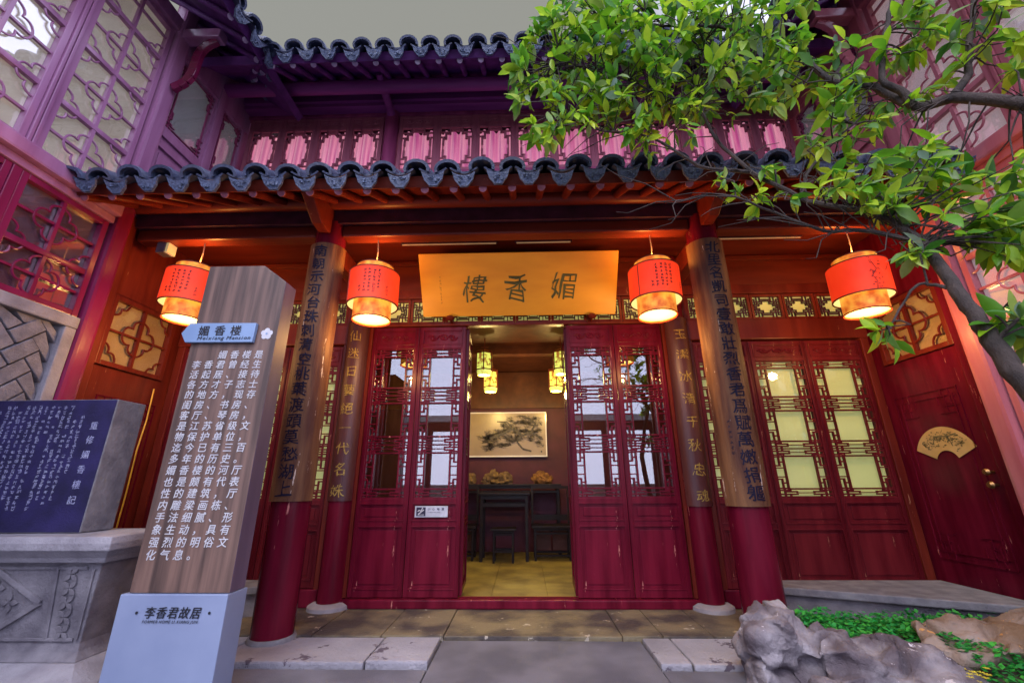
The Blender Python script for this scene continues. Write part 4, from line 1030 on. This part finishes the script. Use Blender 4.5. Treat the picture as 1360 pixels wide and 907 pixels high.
for _ in range(11000):
    i, j = rg.uniform(.6,nx-1), rg.uniform(1,ny-1); p = Vector(vv[int(j)*(nx+1)+int(i)])
    if p.y < 3.02 and p.x < 2.44: continue
    p += Vector((rg.uniform(-.03,.03),rg.uniform(-.03,.03),rg.uniform(.0,.075)+.03*noise.noise(p*6)))
    a = rg.uniform(0,2*PI); d = Vector((math.cos(a),math.sin(a),rg.uniform(-.1,.7)))*rg.uniform(.022,.042); w = Vector((-math.sin(a),math.cos(a),rg.uniform(-.3,.3)))*.014
    b.poly([p,p+d*.5+w,p+d,p+d*.5-w])
tag(b.build('ground_cover','ground cover leaf'), 'bright green low ground cover between the rocks and the ledge', 'ground cover', kind='stuff')
b = MB()
for _ in range(16):
    p = Vector((2.36+rg.gauss(0,.05),2.66+rg.gauss(0,.05),.10+rg.uniform(0,.06)))
    for k in range(5):
        a = k*2*PI/5; b.poly([p,p+Vector((math.cos(a-.4)*.011,math.sin(a-.4)*.011,.005)),p+Vector((math.cos(a)*.018,math.sin(a)*.018,.004)),p+Vector((math.cos(a+.4)*.011,math.sin(a+.4)*.011,.005))])
tag(b.build('yellow_flowers','yellow petal'), 'small patch of yellow flowers beside the large grey rock', 'flowers', kind='stuff')

# ------------------------------------------------------------------ notices and small things on the walls
dn = thing('door_notice', (-.838,4.38,.76), 'small white slippery floor notice on the door leaf left of the opening', 'sign')
b = MB(); b.box(-1.0,-.678,4.377,4.386,.765,.866,bev=.002); b.build('plate','notice white',dn)
b = MB(); b.box(-.985,-.895,4.3755,4.3762,.776,.855); b.build('pictogram_field','notice ink',dn)
b = MB(); fd = lambda x, y: (x,4.3752,y)
line(b,'小心地滑',fd,-.875,.829,.026,pitch=.045,bold=.02); line(b,'Caution Wet Floor',fd,-.873,.806,.015)
b.build('lettering','notice ink',dn)
b = MB()
for (a,c),(d,e2),w in (((-.965,.792),(-.935,.815),.010),((-.935,.815),(-.955,.83),.008),((-.935,.815),(-.912,.832),.008),((-.938,.815),(-.93,.842),.009),((-.97,.787),(-.91,.787),.004),((-.955,.83),(-.972,.818),.007)): b.bar((a,4.3748,c),(d,4.3748,e2),w,.0006,(0,1,0))
b.tube([(-.926,4.3752,.848),(-.926,4.3745,.848)],.006,10); b.build('pictogram','white paint',dn)

fp = thing('fan_picture', (3.795,3.93,1.3), 'fan-shaped cream picture of a tree on the dark red end wall at right', 'picture')
def arcp(r, a): return (3.93-r*math.cos(a)*.95, 1.215+r*math.sin(a))
b = MB(); A = [R(24)+R(132)*k/24 for k in range(25)]
P = [arcp(.32,a) for a in A]+[arcp(.115,a) for a in A[::-1]]
for k in range(24):
    q = [arcp(.32,A[k]),arcp(.32,A[k+1]),arcp(.115,A[k+1]),arcp(.115,A[k])]; b.poly([(3.792,y,z) for y,z in q])
b.build('paper','fan paper',fp)
b = MB(); rg = random.Random(5)
for _ in range(230):
    a = R(rg.uniform(40,140)); r = rg.gauss(.235,.035)
    if not .14 < r < .30: continue
    y, z = arcp(r,a); s2 = rg.uniform(.004,.011); b.poly([(3.7905,y+s2*math.cos(t),z+s2*.6*math.sin(t)) for t in (0,1.3,2.6,3.9,5.2)])
for (r0,a0,r1,a1) in ((.17,60,.24,75),(.24,75,.25,105),(.24,75,.29,60),(.2,120,.25,105)):
    y0,z0 = arcp(r0,R(a0)); y1,z1 = arcp(r1,R(a1)); b.bar((3.7907,y0,z0),(3.7907,y1,z1),.009,.0006,(1,0,0))
b.build('painting','fan ink',fp)
b = MB(); b.tube([(-3.77,4.20,2.02),(-3.77,4.21,1.7),(-3.77,4.19,1.4),(-3.77,4.20,1.0),(-3.77,4.19,.35)],.007,6)
tag(b.build('wall_light_streak','yellow light streak'), 'thin yellow light streak running down the left end wall of the porch', 'light streak')  # yellow strip standing in for a lit gap between the wall boards

gal = thing('reflection_gallery', (0,-4.6,-.1), 'unseen added gallery with low white wall and dark columns mirrored in the door panes', 'building')  # behind the camera, added so the door panes have something to reflect
b = MB(); b.box(-5,5,-4.9,-4.8,-.1,1.0); b.build('wall','white paint',gal)
for x in (-4.2,-2.9,-1.5,-.3,1.2,2.6,4.1):
    b = MB(); b.tube([(x,-4.6,-.1),(x,-4.6,2.9)],.11,14); b.build('column','crimson lacquer',gal,smooth='auto')
b = MB(); b.box(-5,5,-4.72,-4.5,2.6,2.9); b.build('beam','red lacquer',gal)
b = MB(); b.prism([(-5.2,-4.2,2.85),(-5.2,-4.6,3.1),(-5.2,-5.0,2.85)],(10.4,0,0)); b.build('roof','grey stone',gal)

# ------------------------------------------------------------------ tree reaching in from the right
tree = thing('broadleaf_tree', (2.35,1.3,-.12), 'green broadleaf tree reaching in front of the hall from the right', 'tree')
rg = random.Random(21)
BR = {}
def limb(k, pts, r0, r1, wig=.02):
    P = [Vector(p) for p in pts]; out = []
    for i in range(len(P)-1):
        p0, p1, p2, p3 = P[max(i-1,0)], P[i], P[i+1], P[min(i+2,len(P)-1)]
        for q in range(4):
            t = q/4; out.append(.5*((2*p1)+(p2-p0)*t+(2*p0-5*p1+4*p2-p3)*t*t+(3*p1-p0-3*p2+p3)*t**3)+Vector((rg.uniform(-1,1),rg.uniform(-1,1),rg.uniform(-1,1)))*wig*.3)
    out.append(P[-1]); n = len(out)
    BR[k] = (out, [r0+(r1-r0)*(i/(n-1))**.8 for i in range(n)])
limb('t', [(2.35,1.25,-.12),(2.20,1.42,.5),(2.08,1.55,1.0),(2.01,1.65,1.44),(2.02,1.7,1.6),(2.04,1.75,1.75),(2.05,1.8,1.9),(2.10,1.9,2.16),(2.06,1.95,2.33)], .050, .021)
limb('a', [(2.06,1.95,2.33),(1.97,2.0,2.47),(1.79,2.05,2.55),(1.70,2.1,2.65),(1.48,2.15,2.88),(1.34,2.2,3.18),(1.25,2.2,3.47),(1.06,2.2,3.56),(.83,2.2,3.69),(.53,2.2,3.84),(.30,2.2,3.86)], .019, .004)
limb('a2', [(1.25,2.2,3.47),(1.31,2.2,3.75),(1.36,2.15,3.97),(1.26,2.1,4.3)], .016, .006)
limb('a3', [(1.48,2.15,2.88),(1.20,2.2,2.98),(.95,2.25,3.25),(.62,2.25,3.32),(.36,2.2,3.42)], .013, .004)
limb('s', [(2.5,1.25,-.12),(2.85,1.3,.9),(3.05,1.45,1.9),(2.92,1.6,2.62),(2.6,1.7,2.88)], .08, .035)
limb('c', [(2.6,1.7,2.88),(2.42,1.8,3.04),(2.31,1.9,3.09),(2.23,2.0,3.35),(2.04,2.05,3.47),(1.94,2.1,3.79),(1.70,2.1,3.96),(1.45,2.1,4.04),(1.1,2.15,4.15),(.7,2.2,4.2)], .032, .006)
limb('c2', [(2.42,1.8,3.05),(2.54,1.8,3.2),(2.62,1.8,3.42),(2.78,1.8,3.82),(2.85,1.8,4.2)], .022, .010)
limb('c3', [(2.31,1.9,3.09),(2.26,1.9,3.21),(2.19,1.9,3.3),(2.31,1.9,3.67),(2.43,1.9,3.99),(2.4,1.9,4.3)], .024, .010)
limb('d', [(2.10,1.9,2.20),(2.06,1.95,2.27),(1.89,2.0,2.36),(1.74,2.05,2.39),(1.53,2.1,2.55),(1.25,2.1,2.68),(.98,2.1,2.64)], .017, .004)
limb('e', [(2.05,1.8,1.9),(2.02,1.88,1.98),(1.95,1.9,1.95),(1.78,1.9,1.76)], .010, .004)
limb('f', [(2.02,1.7,1.62),(2.08,1.66,1.70),(2.18,1.62,1.74)], .010, .004)
limb('g', [(1.70,2.1,2.65),(1.80,2.1,2.85),(2.0,2.05,3.05),(2.2,1.95,3.2)], .012, .004)
b = MB()
for k, (P, rr) in BR.items(): b.tube(P, rr, 10 if rr[0] > .02 else 7)
b.build('trunk','bark',tree,smooth='auto')
nodes = [(p, k) for k, (P, rr) in BR.items() if k not in ('t','s') for p in P]
tw, lf = MB(), MB()
def leaf(base, d, nrm, L_, w, curl):
    d = d.normalized(); s = d.cross(nrm).normalized(); n = s.cross(d).normalized(); rows = []
    prof = ((0,.04),(.18,.55),(.42,1.0),(.68,.86),(.88,.42),(1.0,.02))
    for t, ww in prof:
        c = base+d*(L_*t)-n*(curl*L_*t*t); hw = w*ww*.5
        rows.append([lf.bm.verts.new(c+s*hw+n*hw*.35), lf.bm.verts.new(c), lf.bm.verts.new(c-s*hw+n*hw*.35)])
    for r0, r1 in zip(rows, rows[1:]):
        for q in (0,1): lf.face([r0[q],r0[q+1],r1[q+1],r1[q]])
def cluster(c, nl, size):
    base, k = min(nodes, key=lambda q: (q[0]-c).length+rg.uniform(0,.35))
    mid = (base+c)/2+Vector((rg.uniform(-.06,.06),rg.uniform(-.05,.05),rg.uniform(-.05,.07)))
    pts = [base,(base+mid)/2+Vector((0,0,.01)),mid,(mid+c)/2,c]; tw.tube(pts,[.0052,.0045,.004,.0033,.0025],5,caps=False)
    ax = (c-mid).normalized()
    for i in range(nl):
        t = rg.uniform(.0,.55) if i > nl*.55 else 0
        p = c-(c-mid)*t*.8
        a = i*2.4+rg.uniform(-.5,.5); u = ax.orthogonal().normalized(); v = ax.cross(u)
        out = (u*math.cos(a)+v*math.sin(a))*1.0+ax*rg.uniform(.2,.9)+Vector((0,0,rg.uniform(-.65,.25)))
        nr = Vector((rg.uniform(-.9,.9),rg.uniform(-.9,.6),1))
        L_ = size*rg.uniform(.5,1.25); leaf(p, out, nr, L_, L_*rg.uniform(.28,.46), rg.uniform(-.12,.55))
for (c, r, n, sz) in (((.80,2.2,3.98),(.72,.30,.52),150,.112),((1.45,2.15,3.80),(.65,.35,.50),118,.110),((.12,2.2,3.62),(.14,.1,.30),10,.13),((.24,2.2,3.28),(.12,.08,.12),6,.125),((.55,2.2,3.45),(.35,.15,.2),22,.11),((1.0,2.2,3.35),(.4,.2,.25),22,.105),
                      ((2.05,2.05,3.35),(.45,.25,.5),50,.11),((2.65,1.8,3.45),(.35,.25,.55),34,.115),((2.15,1.95,2.62),(.48,.2,.24),48,.11),((2.40,1.8,2.35),(.30,.15,.30),26,.12),
                      ((2.04,1.9,2.20),(.12,.08,.07),7,.10),((1.76,1.9,1.73),(.06,.05,.05),3,.11),((2.46,1.86,2.15),(.16,.08,.16),13,.14),((2.32,1.72,1.70),(.12,.06,.08),5,.14),((2.16,1.66,1.72),(.13,.10,.08),6,.13),((1.5,2.12,2.75),(.4,.12,.15),9,.09),((1.4,2.1,4.5),(1.2,.4,.3),60,.112)):
    for _ in range(n):
        while True:
            q = Vector((rg.uniform(-1,1),rg.uniform(-1,1),rg.uniform(-1,1)))
            if q.length < 1: break
        cluster(Vector(c)+Vector((q.x*r[0],q.y*r[1],q.z*r[2])), rg.randint(5,10), sz)
for _ in range(130):                                   # bare twigs below the crown
    p, k = rg.choice([q for q in nodes if q[1] in ('a','a','d','a3','g','c')]); d = Vector((rg.uniform(-.5,.2),rg.uniform(-.1,.1),rg.uniform(-.25,.25)))
    tw.tube([p,p+d*.4+Vector((0,0,.02)),p+d*.75+Vector((rg.uniform(-.04,.04),0,rg.uniform(-.04,.04))),p+d],[.004,.0032,.0025,.0015],5,caps=False)
tw.build('twigs','bark',tree,smooth=True); lf.build('crown','leaf',tree,smooth=True)

bpy.data.objects.remove(_fo)
